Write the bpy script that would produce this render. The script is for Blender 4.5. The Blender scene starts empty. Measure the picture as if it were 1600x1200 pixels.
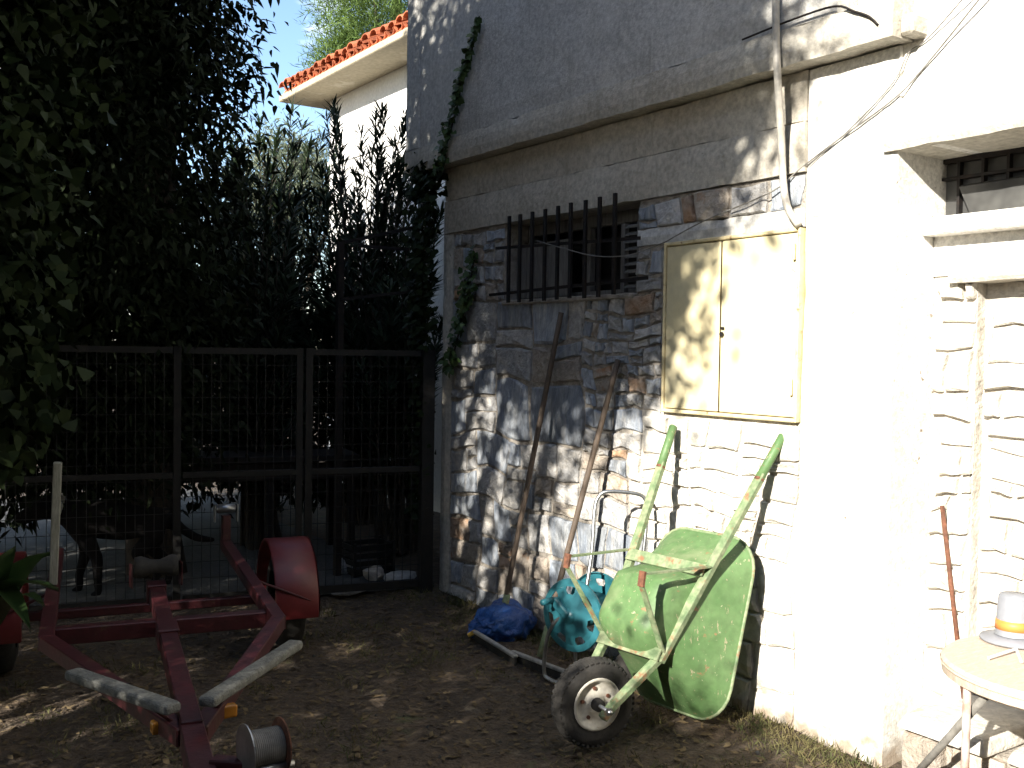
import bpy, math, random
import numpy as np
from mathutils import Vector, Matrix, noise as mnoise

random.seed(7)
RNG = np.random.default_rng(7)
scene = bpy.context.scene
COL = scene.collection

# ------------------------------------------------------------------ camera
# world frame: the house wall is the plane X = 0 (facing -X), Y runs along it away from the camera, ground is Z = 0
TH, PI_, RO = math.radians(34), math.radians(1.75), math.radians(.86)
CAM = np.array([-3.55, 0, 1.65])
R0 = np.array([math.cos(TH), -math.sin(TH), 0]); F0 = np.array([math.sin(TH), math.cos(TH), 0]); ZZ = np.array([0, 0, 1.])
CF = F0 * math.cos(PI_) - ZZ * math.sin(PI_)
U0 = ZZ * math.cos(PI_) + F0 * math.sin(PI_)
CR = R0 * math.cos(RO) + U0 * math.sin(RO)
CU = U0 * math.cos(RO) - R0 * math.sin(RO)
cam = bpy.data.cameras.new('camera')
cam.lens = 36; cam.sensor_width = 36; cam.clip_start = .05; cam.clip_end = 800
camo = bpy.data.objects.new('camera', cam); COL.objects.link(camo)
camo.matrix_world = Matrix(((CR[0], CU[0], -CF[0], CAM[0]), (CR[1], CU[1], -CF[1], CAM[1]), (CR[2], CU[2], -CF[2], CAM[2]), (0, 0, 0, 1)))
scene.camera = camo

# ------------------------------------------------------------------ sun, sky, exposure
SUN_DIR = Vector((1, .44, -.51)).normalized()          # direction the sunlight travels
SUN_EL = math.asin(-SUN_DIR.z)
SUN_AZ = math.atan2(-SUN_DIR.x, -SUN_DIR.y)            # azimuth of the sun, clockwise from +Y
world = bpy.data.worlds.new('World'); scene.world = world; world.use_nodes = True
wn, wl = world.node_tree.nodes, world.node_tree.links
wn.clear()
w_out = wn.new('ShaderNodeOutputWorld'); w_bg = wn.new('ShaderNodeBackground')
w_sky = wn.new('ShaderNodeTexSky'); w_sky.sky_type = 'NISHITA'; w_sky.sun_disc = False
w_sky.sun_elevation = SUN_EL; w_sky.sun_rotation = SUN_AZ
w_sky.air_density = 1.0; w_sky.dust_density = .6; w_sky.ozone_density = 2.4
w_tc = wn.new('ShaderNodeTexCoord'); w_map = wn.new('ShaderNodeMapping')
w_map.inputs['Scale'].default_value = (1, 1, 2.0)
w_map.inputs['Location'].default_value = (-1.765, 1.045, -.402)
w_noise = wn.new('ShaderNodeTexNoise'); w_noise.inputs['Scale'].default_value = 3.2; w_noise.inputs['Detail'].default_value = 7
w_ramp = wn.new('ShaderNodeValToRGB')
w_ramp.color_ramp.elements[0].position = .56; w_ramp.color_ramp.elements[1].position = .63
w_mix = wn.new('ShaderNodeMixRGB'); w_mix.inputs[2].default_value = (8.5, 8.6, 8.8, 1)
wl.new(w_tc.outputs['Generated'], w_map.inputs['Vector']); wl.new(w_map.outputs[0], w_noise.inputs['Vector'])
wl.new(w_noise.outputs['Fac'], w_ramp.inputs[0]); wl.new(w_ramp.outputs[0], w_mix.inputs[0])
wl.new(w_sky.outputs[0], w_mix.inputs[1]); wl.new(w_mix.outputs[0], w_bg.inputs['Color'])
w_bg.inputs["Strength"].default_value = .11
wl.new(w_bg.outputs[0], w_out.inputs['Surface'])
world.cycles.sampling_method = 'NONE'

sun = bpy.data.lights.new('sun', 'SUN'); sun.energy = 5; sun.angle = math.radians(.55); sun.color = (1, .94, .84)
suno = bpy.data.objects.new('sun', sun); COL.objects.link(suno)
suno.rotation_euler = SUN_DIR.to_track_quat('-Z', 'Y').to_euler(); suno.location = (-20, -8, 12)

vs = scene.view_settings
vs.view_transform = 'Standard'; vs.look = 'None'; vs.gamma = 1; vs.use_curve_mapping = False
vs.exposure = 1.35
scene.cycles.max_bounces = 4; scene.cycles.diffuse_bounces = 3; scene.cycles.glossy_bounces = 2
scene.cycles.transmission_bounces = 3; scene.cycles.transparent_max_bounces = 4
scene.cycles.use_denoising = True; scene.cycles.debug_use_spatial_splits = True
scene.cycles.use_adaptive_sampling = True; scene.cycles.adaptive_threshold = .025

# ------------------------------------------------------------------ helpers
def ray(u, v): return CF + (u - 800) / 1600 * CR + (600 - v) / 1600 * CU
def onX(x, u, v): d = ray(u, v); return CAM + d * (x - CAM[0]) / d[0]
def onZ(z, u, v): d = ray(u, v); return CAM + d * (z - CAM[2]) / d[2]
def dep(t, u, v): return CAM + ray(u, v) * t

WORLD = {}            # world origin of every object
def place(o, origin, parent):
    WORLD[o.name] = np.array(origin, float)
    base = WORLD[parent.name] if parent else np.zeros(3)
    o.location = Vector(WORLD[o.name] - base)
    if parent: o.parent = parent
    COL.objects.link(o)

def tag(o, label=None, cat=None, group=None, kind=None):
    if label: o['label'] = label
    if cat: o['category'] = cat
    if group: o['group'] = group
    if kind: o['kind'] = kind
    return o

def thing(name, label, cat, loc, group=None):
    o = bpy.data.objects.new(name, None); o.empty_display_size = .1
    place(o, loc, None)
    return tag(o, label, cat, group)

def link_mesh(name, verts, faces, mat, parent=None, smooth=False, origin=None):
    verts = np.asarray(verts, float)
    if origin is None:
        origin = WORLD[parent.name] if parent else np.array([verts[:, 0].mean(), verts[:, 1].mean(), verts[:, 2].min()])
    me = bpy.data.meshes.new(name)
    me.from_pydata((verts - np.asarray(origin)).tolist(), [], faces)
    if smooth: me.polygons.foreach_set('use_smooth', np.ones(len(me.polygons), bool))
    me.materials.append(mat)
    me.update()
    o = bpy.data.objects.new(name, me)
    place(o, origin, parent)
    return o

def link_quads(name, verts, nq, mat, parent=None, origin=None, k=4, smooth=False):
    """big mesh of nq k-gons whose vertices follow each other"""
    verts = np.asarray(verts, np.float32)
    if origin is None:
        origin = WORLD[parent.name] if parent else np.array([verts[:, 0].mean(), verts[:, 1].mean(), verts[:, 2].min()])
    me = bpy.data.meshes.new(name)
    n = len(verts)
    me.vertices.add(n); me.vertices.foreach_set('co', (verts - np.asarray(origin, np.float32)).ravel())
    me.loops.add(n); me.loops.foreach_set('vertex_index', np.arange(n, dtype=np.int32))
    me.polygons.add(nq)
    me.polygons.foreach_set('loop_start', np.arange(0, n, k, dtype=np.int32))
    me.polygons.foreach_set('loop_total', np.full(nq, k, dtype=np.int32))
    me.materials.append(mat)
    me.update(calc_edges=True); me.validate()
    o = bpy.data.objects.new(name, me)
    place(o, origin, parent)
    return o

def unit(v): v = np.asarray(v, float); return v / (np.linalg.norm(v) + 1e-12)

def rough_mass(name, x0, x1, y0, y1, z0, z1, mat_, parent, step=.07, amp=.006, edge=.008, seed=0.0):
    """a cast or plastered block: hand-uneven front (towards -X), nibbled edges, plain sides"""
    ny, nz_ = max(2, int((y1 - y0) / step)), max(2, int((z1 - z0) / step))
    V, Fc = [], []
    for i in range(ny + 1):
        for j in range(nz_ + 1):
            y = y0 + (y1 - y0) * i / ny; z = z0 + (z1 - z0) * j / nz_
            dx = amp * mnoise.noise(Vector((y * 2.3, z * 2.3, seed))) + amp * .5 * mnoise.noise(Vector((y * 9, z * 9, seed + 5)))
            e_ = mnoise.noise(Vector((y * 7, z * 7, seed + 9))) + .6 * mnoise.noise(Vector((y * 23, z * 23, seed + 2)))
            on_e = (i in (0, ny)) or (j in (0, nz_))
            if on_e: dx += .006 + .5 * edge * abs(e_)
            if j == 0: z += edge * max(0, e_)
            if j == nz_: z -= edge * max(0, e_)
            if i == 0: y += edge * max(0, e_)
            if i == ny: y -= edge * max(0, e_)
            V.append((x0 + dx, y, z))
    w = nz_ + 1
    for i in range(ny):
        for j in range(nz_): Fc.append((i * w + j, i * w + j + 1, (i + 1) * w + j + 1, (i + 1) * w + j))
    per = [i * w for i in range(ny + 1)] + [ny * w + j for j in range(1, nz_ + 1)] + [i * w + nz_ for i in range(ny - 1, -1, -1)] + [j for j in range(nz_ - 1, 0, -1)]
    base = len(V)
    for p in per: V.append((x1, V[p][1], V[p][2]))
    n = len(per)
    for k in range(n): Fc.append((per[k], per[(k + 1) % n], base + (k + 1) % n, base + k))
    Fc.append(tuple(base + k for k in range(n)))
    return link_mesh(name, V, Fc, mat_, parent)

class MB:
    def __init__(s): s.v = []; s.f = []
    def add(s, vs, fs):
        b = len(s.v); s.v += [tuple(map(float, p)) for p in vs]; s.f += [tuple(i + b for i in f) for f in fs]; return s
    def hexa(s, c8):
        return s.add(c8, [(0, 3, 2, 1), (4, 5, 6, 7), (0, 1, 5, 4), (1, 2, 6, 5), (2, 3, 7, 6), (3, 0, 4, 7)])
    def box(s, x0, x1, y0, y1, z0, z1):
        return s.hexa([(x0, y0, z0), (x1, y0, z0), (x1, y1, z0), (x0, y1, z0), (x0, y0, z1), (x1, y0, z1), (x1, y1, z1), (x0, y1, z1)])
    def bar(s, p0, p1, w, h, up=(0, 0, 1), w1=None, h1=None):
        p0, p1 = np.array(p0, float), np.array(p1, float); d = unit(p1 - p0)
        a = np.cross(d, up)
        if np.linalg.norm(a) < 1e-4: a = np.cross(d, (1, 0, 0))
        a = unit(a); b = np.cross(a, d)
        w1 = w if w1 is None else w1; h1 = h if h1 is None else h1
        c = []
        for p, ww, hh in ((p0, w, h), (p1, w1, h1)):
            c += [p - a * ww / 2 - b * hh / 2, p + a * ww / 2 - b * hh / 2, p + a * ww / 2 + b * hh / 2, p - a * ww / 2 + b * hh / 2]
        return s.hexa(c)
    def tube(s, pts, r, n=8, cap=True, smoothpath=0):
        pts = [np.array(p, float) for p in pts]
        rs = list(r) if hasattr(r, '__len__') else [r] * len(pts)
        if smoothpath:
            pts, rs = catmull(pts, rs, smoothpath)
        vs = []; prev = None
        for i, p in enumerate(pts):
            d = unit(pts[min(i + 1, len(pts) - 1)] - pts[max(i - 1, 0)])
            if prev is None:
                a = np.cross(d, (0, 0, 1))
                if np.linalg.norm(a) < .05: a = np.cross(d, (1, 0, 0))
            else: a = prev - d * (prev @ d)
            a = unit(a); prev = a; b = np.cross(d, a)
            for k in range(n):
                t = 2 * math.pi * k / n
                vs.append(p + rs[i] * (math.cos(t) * a + math.sin(t) * b))
        fs = []
        for i in range(len(pts) - 1):
            for k in range(n):
                fs.append((i * n + k, i * n + (k + 1) % n, (i + 1) * n + (k + 1) % n, (i + 1) * n + k))
        if cap:
            fs.append(tuple(range(n - 1, -1, -1))); m = (len(pts) - 1) * n; fs.append(tuple(range(m, m + n)))
        return s.add(vs, fs)
    def lathe(s, prof, o, ax, n=24, closed=False, cap=False):
        """prof: list of (distance along axis, radius)"""
        o = np.array(o, float); ax = unit(ax)
        a = np.cross(ax, (0, 0, 1))
        if np.linalg.norm(a) < .05: a = np.cross(ax, (1, 0, 0))
        a = unit(a); b = np.cross(ax, a); vs = []
        for h, r in prof:
            for k in range(n):
                t = 2 * math.pi * k / n
                vs.append(o + ax * h + r * (math.cos(t) * a + math.sin(t) * b))
        fs = []; m = len(prof)
        for i in range(m if closed else m - 1):
            j = (i + 1) % m
            for k in range(n):
                fs.append((i * n + k, i * n + (k + 1) % n, j * n + (k + 1) % n, j * n + k))
        if cap:
            fs.append(tuple(range(n - 1, -1, -1))); fs.append(tuple(range((m - 1) * n, m * n)))
        return s.add(vs, fs)
    def build(s, name, mat, parent=None, smooth=False, origin=None, bevel=0, seg=1):
        o = link_mesh(name, s.v, s.f, mat, parent, smooth, origin)
        if bevel:
            m = o.modifiers.new('bevel', 'BEVEL'); m.width = bevel; m.segments = seg; m.limit_method = 'ANGLE'; m.angle_limit = math.radians(40)
        return o

def catmull(pts, rs, k):
    P = [pts[0]] + list(pts) + [pts[-1]]; Rr = [rs[0]] + list(rs) + [rs[-1]]; out = []; ro = []
    for i in range(1, len(P) - 2):
        for j in range(k):
            t = j / k
            p0, p1, p2, p3 = P[i - 1], P[i], P[i + 1], P[i + 2]
            out.append(.5 * ((2 * p1) + (-p0 + p2) * t + (2 * p0 - 5 * p1 + 4 * p2 - p3) * t * t + (-p0 + 3 * p1 - 3 * p2 + p3) * t ** 3))
            ro.append(Rr[i] * (1 - t) + Rr[i + 1] * t)
    out.append(P[-2]); ro.append(Rr[-2])
    return out, ro

def mat(name, c1, c2=None, scale=5, rough=.8, bump=.25, bscale=60, metal=0, spots=(), tint=0, stretch=(1, 1, 1), bdist=.01, spec=.5, fine=.5, lo=.35, hi=.65):
    m = bpy.data.materials.new(name); m.use_nodes = True
    n, l = m.node_tree.nodes, m.node_tree.links
    bs = n['Principled BSDF']
    geo = n.new('ShaderNodeNewGeometry'); mp = n.new('ShaderNodeMapping'); mp.inputs['Scale'].default_value = stretch
    l.new(geo.outputs['Position'], mp.inputs['Vector']); vec = mp.outputs[0]
    def nz(sc, det=3, v=None, ro=.6):
        t = n.new('ShaderNodeTexNoise'); t.inputs['Scale'].default_value = sc; t.inputs['Detail'].default_value = det; t.inputs['Roughness'].default_value = ro
        l.new(v if v is not None else vec, t.inputs['Vector']); return t.outputs['Fac']
    def ramp(f, a, b):
        r = n.new('ShaderNodeMapRange'); r.inputs['From Min'].default_value = a; r.inputs['From Max'].default_value = b
        l.new(f, r.inputs['Value']); return r.outputs[0]
    c2 = c2 or tuple(x * .75 for x in c1)
    mx = n.new('ShaderNodeMixRGB'); mx.inputs[1].default_value = (*c1, 1); mx.inputs[2].default_value = (*c2, 1)
    l.new(ramp(nz(scale), lo, hi), mx.inputs[0]); col = mx.outputs[0]
    if fine:
        fm = n.new('ShaderNodeMixRGB'); fm.blend_type = 'MULTIPLY'; fm.inputs[0].default_value = fine
        g = n.new('ShaderNodeMapRange'); g.inputs['From Min'].default_value = .3; g.inputs['From Max'].default_value = .7
        g.inputs['To Min'].default_value = .45; g.inputs['To Max'].default_value = 1.25
        l.new(nz(bscale * .6, 2), g.inputs['Value']); l.new(col, fm.inputs[1]); l.new(g.outputs[0], fm.inputs[2]); col = fm.outputs[0]
    for (sc_, ss, a, b, st) in spots:
        sm = n.new('ShaderNodeMixRGB'); sm.inputs[2].default_value = (*sc_, 1)
        mp2 = n.new('ShaderNodeMapping'); mp2.inputs['Scale'].default_value = st; mp2.inputs['Location'].default_value = (3.1 * ss % 7, 1.7, 2.3)
        l.new(geo.outputs['Position'], mp2.inputs['Vector'])
        l.new(ramp(nz(ss, 4, mp2.outputs[0], .65), a, b), sm.inputs[0]); l.new(col, sm.inputs[1]); col = sm.outputs[0]
    if tint:
        oi = n.new('ShaderNodeObjectInfo'); hv = n.new('ShaderNodeHueSaturation')
        g = n.new('ShaderNodeMapRange'); g.inputs['To Min'].default_value = 1 - tint; g.inputs['To Max'].default_value = 1 + tint
        l.new(oi.outputs['Random'], g.inputs['Value']); l.new(g.outputs[0], hv.inputs['Value']); l.new(col, hv.inputs['Color']); col = hv.outputs[0]
    l.new(col, bs.inputs['Base Color'])
    bs.inputs['Roughness'].default_value = rough; bs.inputs['Metallic'].default_value = metal
    bs.inputs['Specular IOR Level'].default_value = spec
    if bump:
        bp = n.new('ShaderNodeBump'); bp.inputs['Strength'].default_value = bump; bp.inputs['Distance'].default_value = bdist
        l.new(nz(bscale, 3), bp.inputs['Height']); l.new(bp.outputs[0], bs.inputs['Normal'])
    return m

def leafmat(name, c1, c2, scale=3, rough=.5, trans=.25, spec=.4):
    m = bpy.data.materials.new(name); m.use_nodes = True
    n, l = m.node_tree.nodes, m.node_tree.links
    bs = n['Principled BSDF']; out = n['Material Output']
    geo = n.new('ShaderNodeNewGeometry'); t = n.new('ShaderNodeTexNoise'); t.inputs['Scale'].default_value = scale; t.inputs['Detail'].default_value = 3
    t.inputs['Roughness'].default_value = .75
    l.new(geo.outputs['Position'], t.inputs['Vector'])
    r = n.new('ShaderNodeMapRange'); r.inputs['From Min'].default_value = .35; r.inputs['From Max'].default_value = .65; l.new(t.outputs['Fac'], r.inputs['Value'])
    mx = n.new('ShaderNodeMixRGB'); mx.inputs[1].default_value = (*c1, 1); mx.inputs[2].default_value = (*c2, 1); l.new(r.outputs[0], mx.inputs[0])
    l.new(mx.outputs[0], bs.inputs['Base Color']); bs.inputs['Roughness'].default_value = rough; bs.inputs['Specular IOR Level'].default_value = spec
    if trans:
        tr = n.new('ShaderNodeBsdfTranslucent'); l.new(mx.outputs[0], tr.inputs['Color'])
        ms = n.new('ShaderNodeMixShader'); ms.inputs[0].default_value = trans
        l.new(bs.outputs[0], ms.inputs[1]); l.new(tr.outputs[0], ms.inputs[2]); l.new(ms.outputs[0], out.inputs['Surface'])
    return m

# ------------------------------------------------------------------ materials
V1 = (1, 1, 1); VD = (9, 9, 1.2)
m_plaster = mat('white_plaster', (.80, .78, .73), (.70, .68, .62), 1.2, .9, .35, 90, spots=[((.5, .45, .36), 5, .64, .78, V1), ((.22, .18, .14), 19, .685, .71, V1), ((.30, .26, .20), 2.6, .66, .70, (1, .35, 3))])
m_concrete = mat('grey_concrete', (.60, .59, .56), (.50, .49, .46), 1.4, .92, .4, 70, spots=[((.30, .29, .26), 1.1, .58, .78, VD), ((.66, .64, .60), 2.2, .58, .75, V1), ((.26, .25, .22), 26, .72, .78, V1)])
m_concrete_w = mat('warm_concrete', (.56, .53, .46), (.46, .42, .35), 2.2, .92, .5, 60, spots=[((.26, .23, .17), 8, .64, .78, V1), ((.30, .27, .21), 1.3, .58, .8, VD), ((.18, .16, .12), 30, .70, .76, V1)])
m_mortar = mat('lime_mortar', (.42, .38, .33), (.30, .27, .23), 5, .95, .9, 45, bdist=.02, spots=[((.45, .40, .33), 7, .6, .7, V1)])
m_stone = [
    mat('blue_slate', (.27, .305, .36), (.38, .40, .42), 6, .75, .7, 38, tint=.25, bdist=.02, stretch=(1, 2.2, .7), spots=[((.56, .55, .53), 7, .55, .75, (1, 2, .6))]),
    mat('grey_slate', (.35, .35, .35), (.46, .44, .41), 7, .8, .8, 42, tint=.25, bdist=.02, spots=[((.55, .51, .45), 8, .56, .72, V1)]),
    mat('tan_stone', (.42, .36, .29), (.33, .29, .25), 7, .85, .8, 40, tint=.2, bdist=.02, spots=[((.34, .18, .09), 6, .58, .72, V1)]),
    mat('rust_stone', (.46, .27, .15), (.40, .34, .28), 6, .85, .8, 40, tint=.2, bdist=.02)]
m_sunlit_stone = mat('pale_stone', (.66, .63, .57), (.58, .54, .47), 6, .85, .6, 40, tint=.10, bdist=.015, spots=[((.52, .38, .25), 5, .64, .80, V1)])  # lighter stone for the sunlit wall: the sun's brightness put into the colour
m_sunlit_mortar = mat('whitewashed_mortar', (.62, .59, .53), (.50, .46, .40), 6, .95, .7, 45, bdist=.015)  # mortar lightened to match, sunlight put into its colour
m_cream = mat('cream_paint', (.74, .66, .43), (.70, .61, .37), 3, .45, .05, 30, fine=.15, spots=[((.40, .21, .08), 9, .68, .74, V1)])
m_cream_rust = mat('rusty_cream_paint', (.72, .62, .38), (.64, .52, .29), 9, .55, .2, 50, fine=.3, spots=[((.30, .14, .06), 14, .62, .70, V1)])
m_iron = mat('dark_iron', (.014, .013, .013), (.026, .018, .015), 20, .65, .3, 80, metal=.4)
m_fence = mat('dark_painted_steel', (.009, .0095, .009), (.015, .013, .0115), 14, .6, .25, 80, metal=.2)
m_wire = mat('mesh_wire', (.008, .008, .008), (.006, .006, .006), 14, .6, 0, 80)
m_rust = mat('rusty_iron', (.22, .09, .05), (.12, .055, .035), 25, .85, .4, 90, metal=.2)
m_oldwood = mat('weathered_wood', (.20, .17, .14), (.28, .24, .19), 12, .85, .4, 60, stretch=(5, 5, .6))
m_shutter = mat('grey_shutter_wood', (.20, .19, .17), (.14, .13, .12), 10, .8, .3, 60, stretch=(4, 4, .5))
m_dark = mat('dark_interior', (.012, .012, .013), (.02, .02, .02), 3, .9, 0)
m_glass = mat('dusty_glass', (.10, .10, .095), (.05, .05, .05), 4, .3, .05, 20)
m_handle = mat('brown_broom_wood', (.12, .085, .06), (.08, .06, .045), 10, .7, .3, 60, stretch=(6, 6, .5))
m_dirt = mat('dry_dirt', (.098, .069, .044), (.060, .043, .029), 3.2, .95, .9, 28, bdist=.03, spots=[((.16, .125, .085), 11, .58, .72, V1), ((.04, .03, .02), 16, .6, .72, V1), ((.07, .075, .03), 4.5, .62, .75, V1)])
m_green = mat('green_paint', (.085, .172, .06), (.115, .20, .08), 5, .55, .12, 40, fine=.35, spots=[((.20, .25, .13), 4, .55, .78, V1), ((.25, .15, .075), 13, .635, .685, V1), ((.30, .27, .17), 60, .64, .68, (1, 1, .3)), ((.34, .35, .22), 38, .66, .70, V1), ((.16, .10, .05), 45, .69, .72, V1)])
m_green_old = mat('worn_green_paint', (.15, .225, .11), (.24, .27, .16), 18, .65, .2, 60, spots=[((.24, .12, .06), 14, .58, .68, V1)])
m_tyre = mat('black_rubber', (.022, .021, .02), (.035, .032, .028), 12, .85, .3, 60)
m_rimwhite = mat('dirty_white_metal', (.55, .53, .47), (.45, .42, .35), 10, .5, .1, 40, spots=[((.25, .15, .08), 26, .64, .72, V1)])
m_steel = mat('galvanised_steel', (.42, .43, .44), (.32, .33, .34), 18, .35, .1, 60, metal=.9)
m_teal = mat('teal_plastic', (.018, .115, .145), (.026, .14, .17), 6, .38, .03, 40, fine=.2)
m_blue = mat('blue_plastic_bag', (.014, .058, .22), (.02, .08, .27), 9, .36, .9, 26, bdist=.02, fine=.2)
m_red = mat('red_paint', (.062, .0095, .0125), (.045, .008, .010), 9, .5, .15, 50, fine=.4, spots=[((.07, .035, .022), 15, .60, .68, V1), ((.03, .012, .01), 30, .64, .70, V1)])
m_fender = mat('faded_red_plastic', (.14, .018, .019), (.105, .014, .016), 5, .4, .05, 40, fine=.2)
m_bunk = mat('grey_carpet_pad', (.21, .21, .19), (.14, .14, .125), 25, .95, .6, 120)
m_board = mat('pale_painted_board', (.34, .34, .29), (.28, .28, .23), 12, .7, .2, 60, stretch=(4, 4, .6))
m_amber = mat('amber_plastic', (.55, .24, .03), (.45, .18, .03), 20, .25, .05, 60, fine=.2)
m_alu = mat('dull_aluminium', (.40, .40, .38), (.30, .30, .28), 20, .5, .1, 60, metal=.3)
m_cable = mat('grey_cable', (.22, .21, .19), (.16, .15, .13), 10, .7, 0)
m_hose = mat('grey_white_hose', (.55, .52, .46), (.45, .42, .36), 6, .5, .05, 40)
m_soffit = mat('ochre_concrete', (.50, .43, .30), (.42, .36, .25), 1.6, .9, .3, 40, fine=.3, spots=[((.56, .5, .38), 3, .6, .7, V1)])
m_tile = mat('terracotta', (.44, .13, .055), (.36, .10, .045), 8, .85, .3, 50, tint=.3)
m_housewall = mat('lime_wash', (.80, .79, .76), (.72, .71, .68), 1.5, .9, .2, 50, fine=.2)
m_bark = mat('bark', (.085, .065, .048), (.05, .04, .03), 12, .95, 1, 30, stretch=(3, 3, .7), bdist=.03)
m_dog = mat('black_fur', (.006, .0055, .0055), (.009, .008, .008), 30, .85, .5, 120, spec=.15)
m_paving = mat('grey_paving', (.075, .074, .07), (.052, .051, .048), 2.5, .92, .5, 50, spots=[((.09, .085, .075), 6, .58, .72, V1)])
m_tabletop = mat('sun_bleached_wood', (.68, .57, .46), (.60, .48, .37), 9, .75, .3, 60, stretch=(2, 8, 2))
m_greyplastic = mat('grey_plastic', (.27, .28, .31), (.24, .25, .27), 8, .5, .04, 40, fine=.15)
m_orange = mat('orange_band', (.80, .26, .06), (.72, .22, .05), 8, .5, .03, 40, fine=.1)
m_white = mat('white_plastic', (.78, .77, .74), (.72, .71, .68), 8, .4, .03, 40, fine=.1)
m_pipewhite = mat('peeling_white_pipe', (.62, .57, .52), (.34, .20, .15), 18, .6, .2, 60)
m_ochrehandle = mat('yellow_tip', (.55, .36, .06), None, 8, .5, 0)
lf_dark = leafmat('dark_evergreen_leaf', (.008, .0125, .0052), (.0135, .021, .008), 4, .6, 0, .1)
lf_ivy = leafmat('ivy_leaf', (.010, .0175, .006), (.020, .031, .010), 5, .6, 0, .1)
lf_wallivy = leafmat('young_ivy_leaf', (.045, .08, .025), (.06, .10, .03), 5, .45, 0, .3)
lf_ole = leafmat('oleander_leaf', (.018, .032, .014), (.028, .046, .019), 5, .55, 0, .15)
lf_pine = leafmat('pine_needle', (.10, .16, .04), (.14, .21, .06), 1.2, .6, .3, .2)
lf_olive = leafmat('olive_leaf', (.13, .16, .10), (.18, .20, .13), 2, .55, .25, .3)
lf_lily = leafmat('broad_leaf', (.025, .05, .015), (.035, .065, .02), 5, .45, .3, .2)
lf_dry = leafmat('dry_litter', (.095, .068, .04), (.17, .13, .075), 9, .9, 0, .1)
lf_grass = leafmat('dry_grass', (.15, .125, .06), (.065, .08, .03), 6, .8, 0, .1)

def splash(m):
    n, l = m.node_tree.nodes, m.node_tree.links; bs = n['Principled BSDF']; src = bs.inputs['Base Color'].links[0].from_socket
    g_ = n.new('ShaderNodeNewGeometry'); sx = n.new('ShaderNodeSeparateXYZ'); l.new(g_.outputs['Position'], sx.inputs[0])
    t = n.new('ShaderNodeTexNoise'); t.inputs['Scale'].default_value = 9; t.inputs['Detail'].default_value = 5; l.new(g_.outputs['Position'], t.inputs['Vector'])
    ml = n.new('ShaderNodeMath'); ml.operation = 'MULTIPLY_ADD'; ml.inputs[1].default_value = -2.2; l.new(sx.outputs['Z'], ml.inputs[0]); l.new(t.outputs['Fac'], ml.inputs[2])
    r_ = n.new('ShaderNodeMapRange'); r_.inputs['From Min'].default_value = .25; r_.inputs['From Max'].default_value = .5; r_.inputs['To Max'].default_value = .8; l.new(ml.outputs[0], r_.inputs['Value'])
    mx = n.new('ShaderNodeMixRGB'); mx.inputs[2].default_value = (.24, .17, .105, 1); l.new(r_.outputs[0], mx.inputs[0]); l.new(src, mx.inputs[1]); l.new(mx.outputs[0], bs.inputs['Base Color'])
for m_s in (m_plaster, m_sunlit_stone, m_sunlit_mortar): splash(m_s)

# ------------------------------------------------------------------ ground (one sheet to the horizon)
def ground_z(x, y):
    z = .010 * np.sin(1.7 * x + .6) * np.sin(2.3 * y + 1.1) + .007 * np.sin(4.1 * x + 2.2 * y) + .005 * np.sin(9.3 * x - 5.7 * y + .4) + .004 * np.sin(17 * y + 11 * x) + .003 * np.sin(31 * x - 23 * y)
    return z - .008
gx = np.concatenate([[-300, -150, -70, -35, -20, -13], np.arange(-9, -5, .25), np.arange(-5, .8, .05), [1, 2, 4, 9, 20, 60, 150, 300]])
gy = np.concatenate([[-300, -150, -60, -25, -10, -5], np.arange(-3, 1.5, .25), np.arange(1.5, 7.5, .05), np.arange(7.5, 14, .3), [15, 18, 25, 40, 80, 160, 300]])
GX, GY = np.meshgrid(gx, gy, indexing='ij')
GZ = ground_z(GX, GY) * ((np.abs(GX) < 12) & (np.abs(GY) < 15))
nx_, ny_ = len(gx), len(gy)
gv = np.stack([GX, GY, GZ], -1).reshape(-1, 3)
idx = np.arange(nx_ * ny_).reshape(nx_, ny_)
gf = np.stack([idx[:-1, :-1], idx[1:, :-1], idx[1:, 1:], idx[:-1, 1:]], -1).reshape(-1, 4)
g = link_mesh('ground', gv, gf.tolist(), m_dirt, None, True, origin=(0, 0, 0))
tag(g, 'brown dry dirt ground of the yard', None, None, 'structure')

# ------------------------------------------------------------------ fence line
def fence_pt(x, z=0): return np.array([x, 6.12 - .226 * (x + .12), z])

# pavement behind the fence
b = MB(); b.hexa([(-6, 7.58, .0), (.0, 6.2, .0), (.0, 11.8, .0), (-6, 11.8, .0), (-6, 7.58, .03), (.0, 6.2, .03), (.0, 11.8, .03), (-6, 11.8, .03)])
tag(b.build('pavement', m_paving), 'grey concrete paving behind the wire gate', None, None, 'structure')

# ------------------------------------------------------------------ the house
house = thing('stone_house', 'rough stone and concrete house with overhanging upper floor', 'house', (0, 4.5, 0))
H = house
# -- concrete and plaster masses
rough_mass('concrete_beam', -.022, .5, 3.0, 6.10, 2.455, 2.672, m_concrete_w, H, seed=1)
rough_mass('concrete_beam', -.017, .5, 3.0, 6.10, 2.674, 2.893, m_concrete_w, H, seed=2)
rough_mass('floor_slab', -.12, 5, 2.50, 6.50, 2.895, 3.058, m_concrete_w, H, .05, .007, .014, 3)
rough_mass('upper_wall', -.105, 5, 2.78, 6.46, 3.06, 7.0, m_concrete, H, .09, .008, .006, 4)
rough_mass('corner_strip', -.118, -.09, 6.30, 6.485, 3.062, 7.0, m_concrete, H, .09, .004, .005, 5)
rough_mass('plaster_wall', .02, 5, -4, 2.776, 2.478, 7.0, m_plaster, H, .09, .008, .004, 6)
rough_mass('plaster_pillar', -.006, .42, 2.545, 2.997, -.3, 2.893, m_plaster, H, .06, .009, .008, 7)
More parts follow.
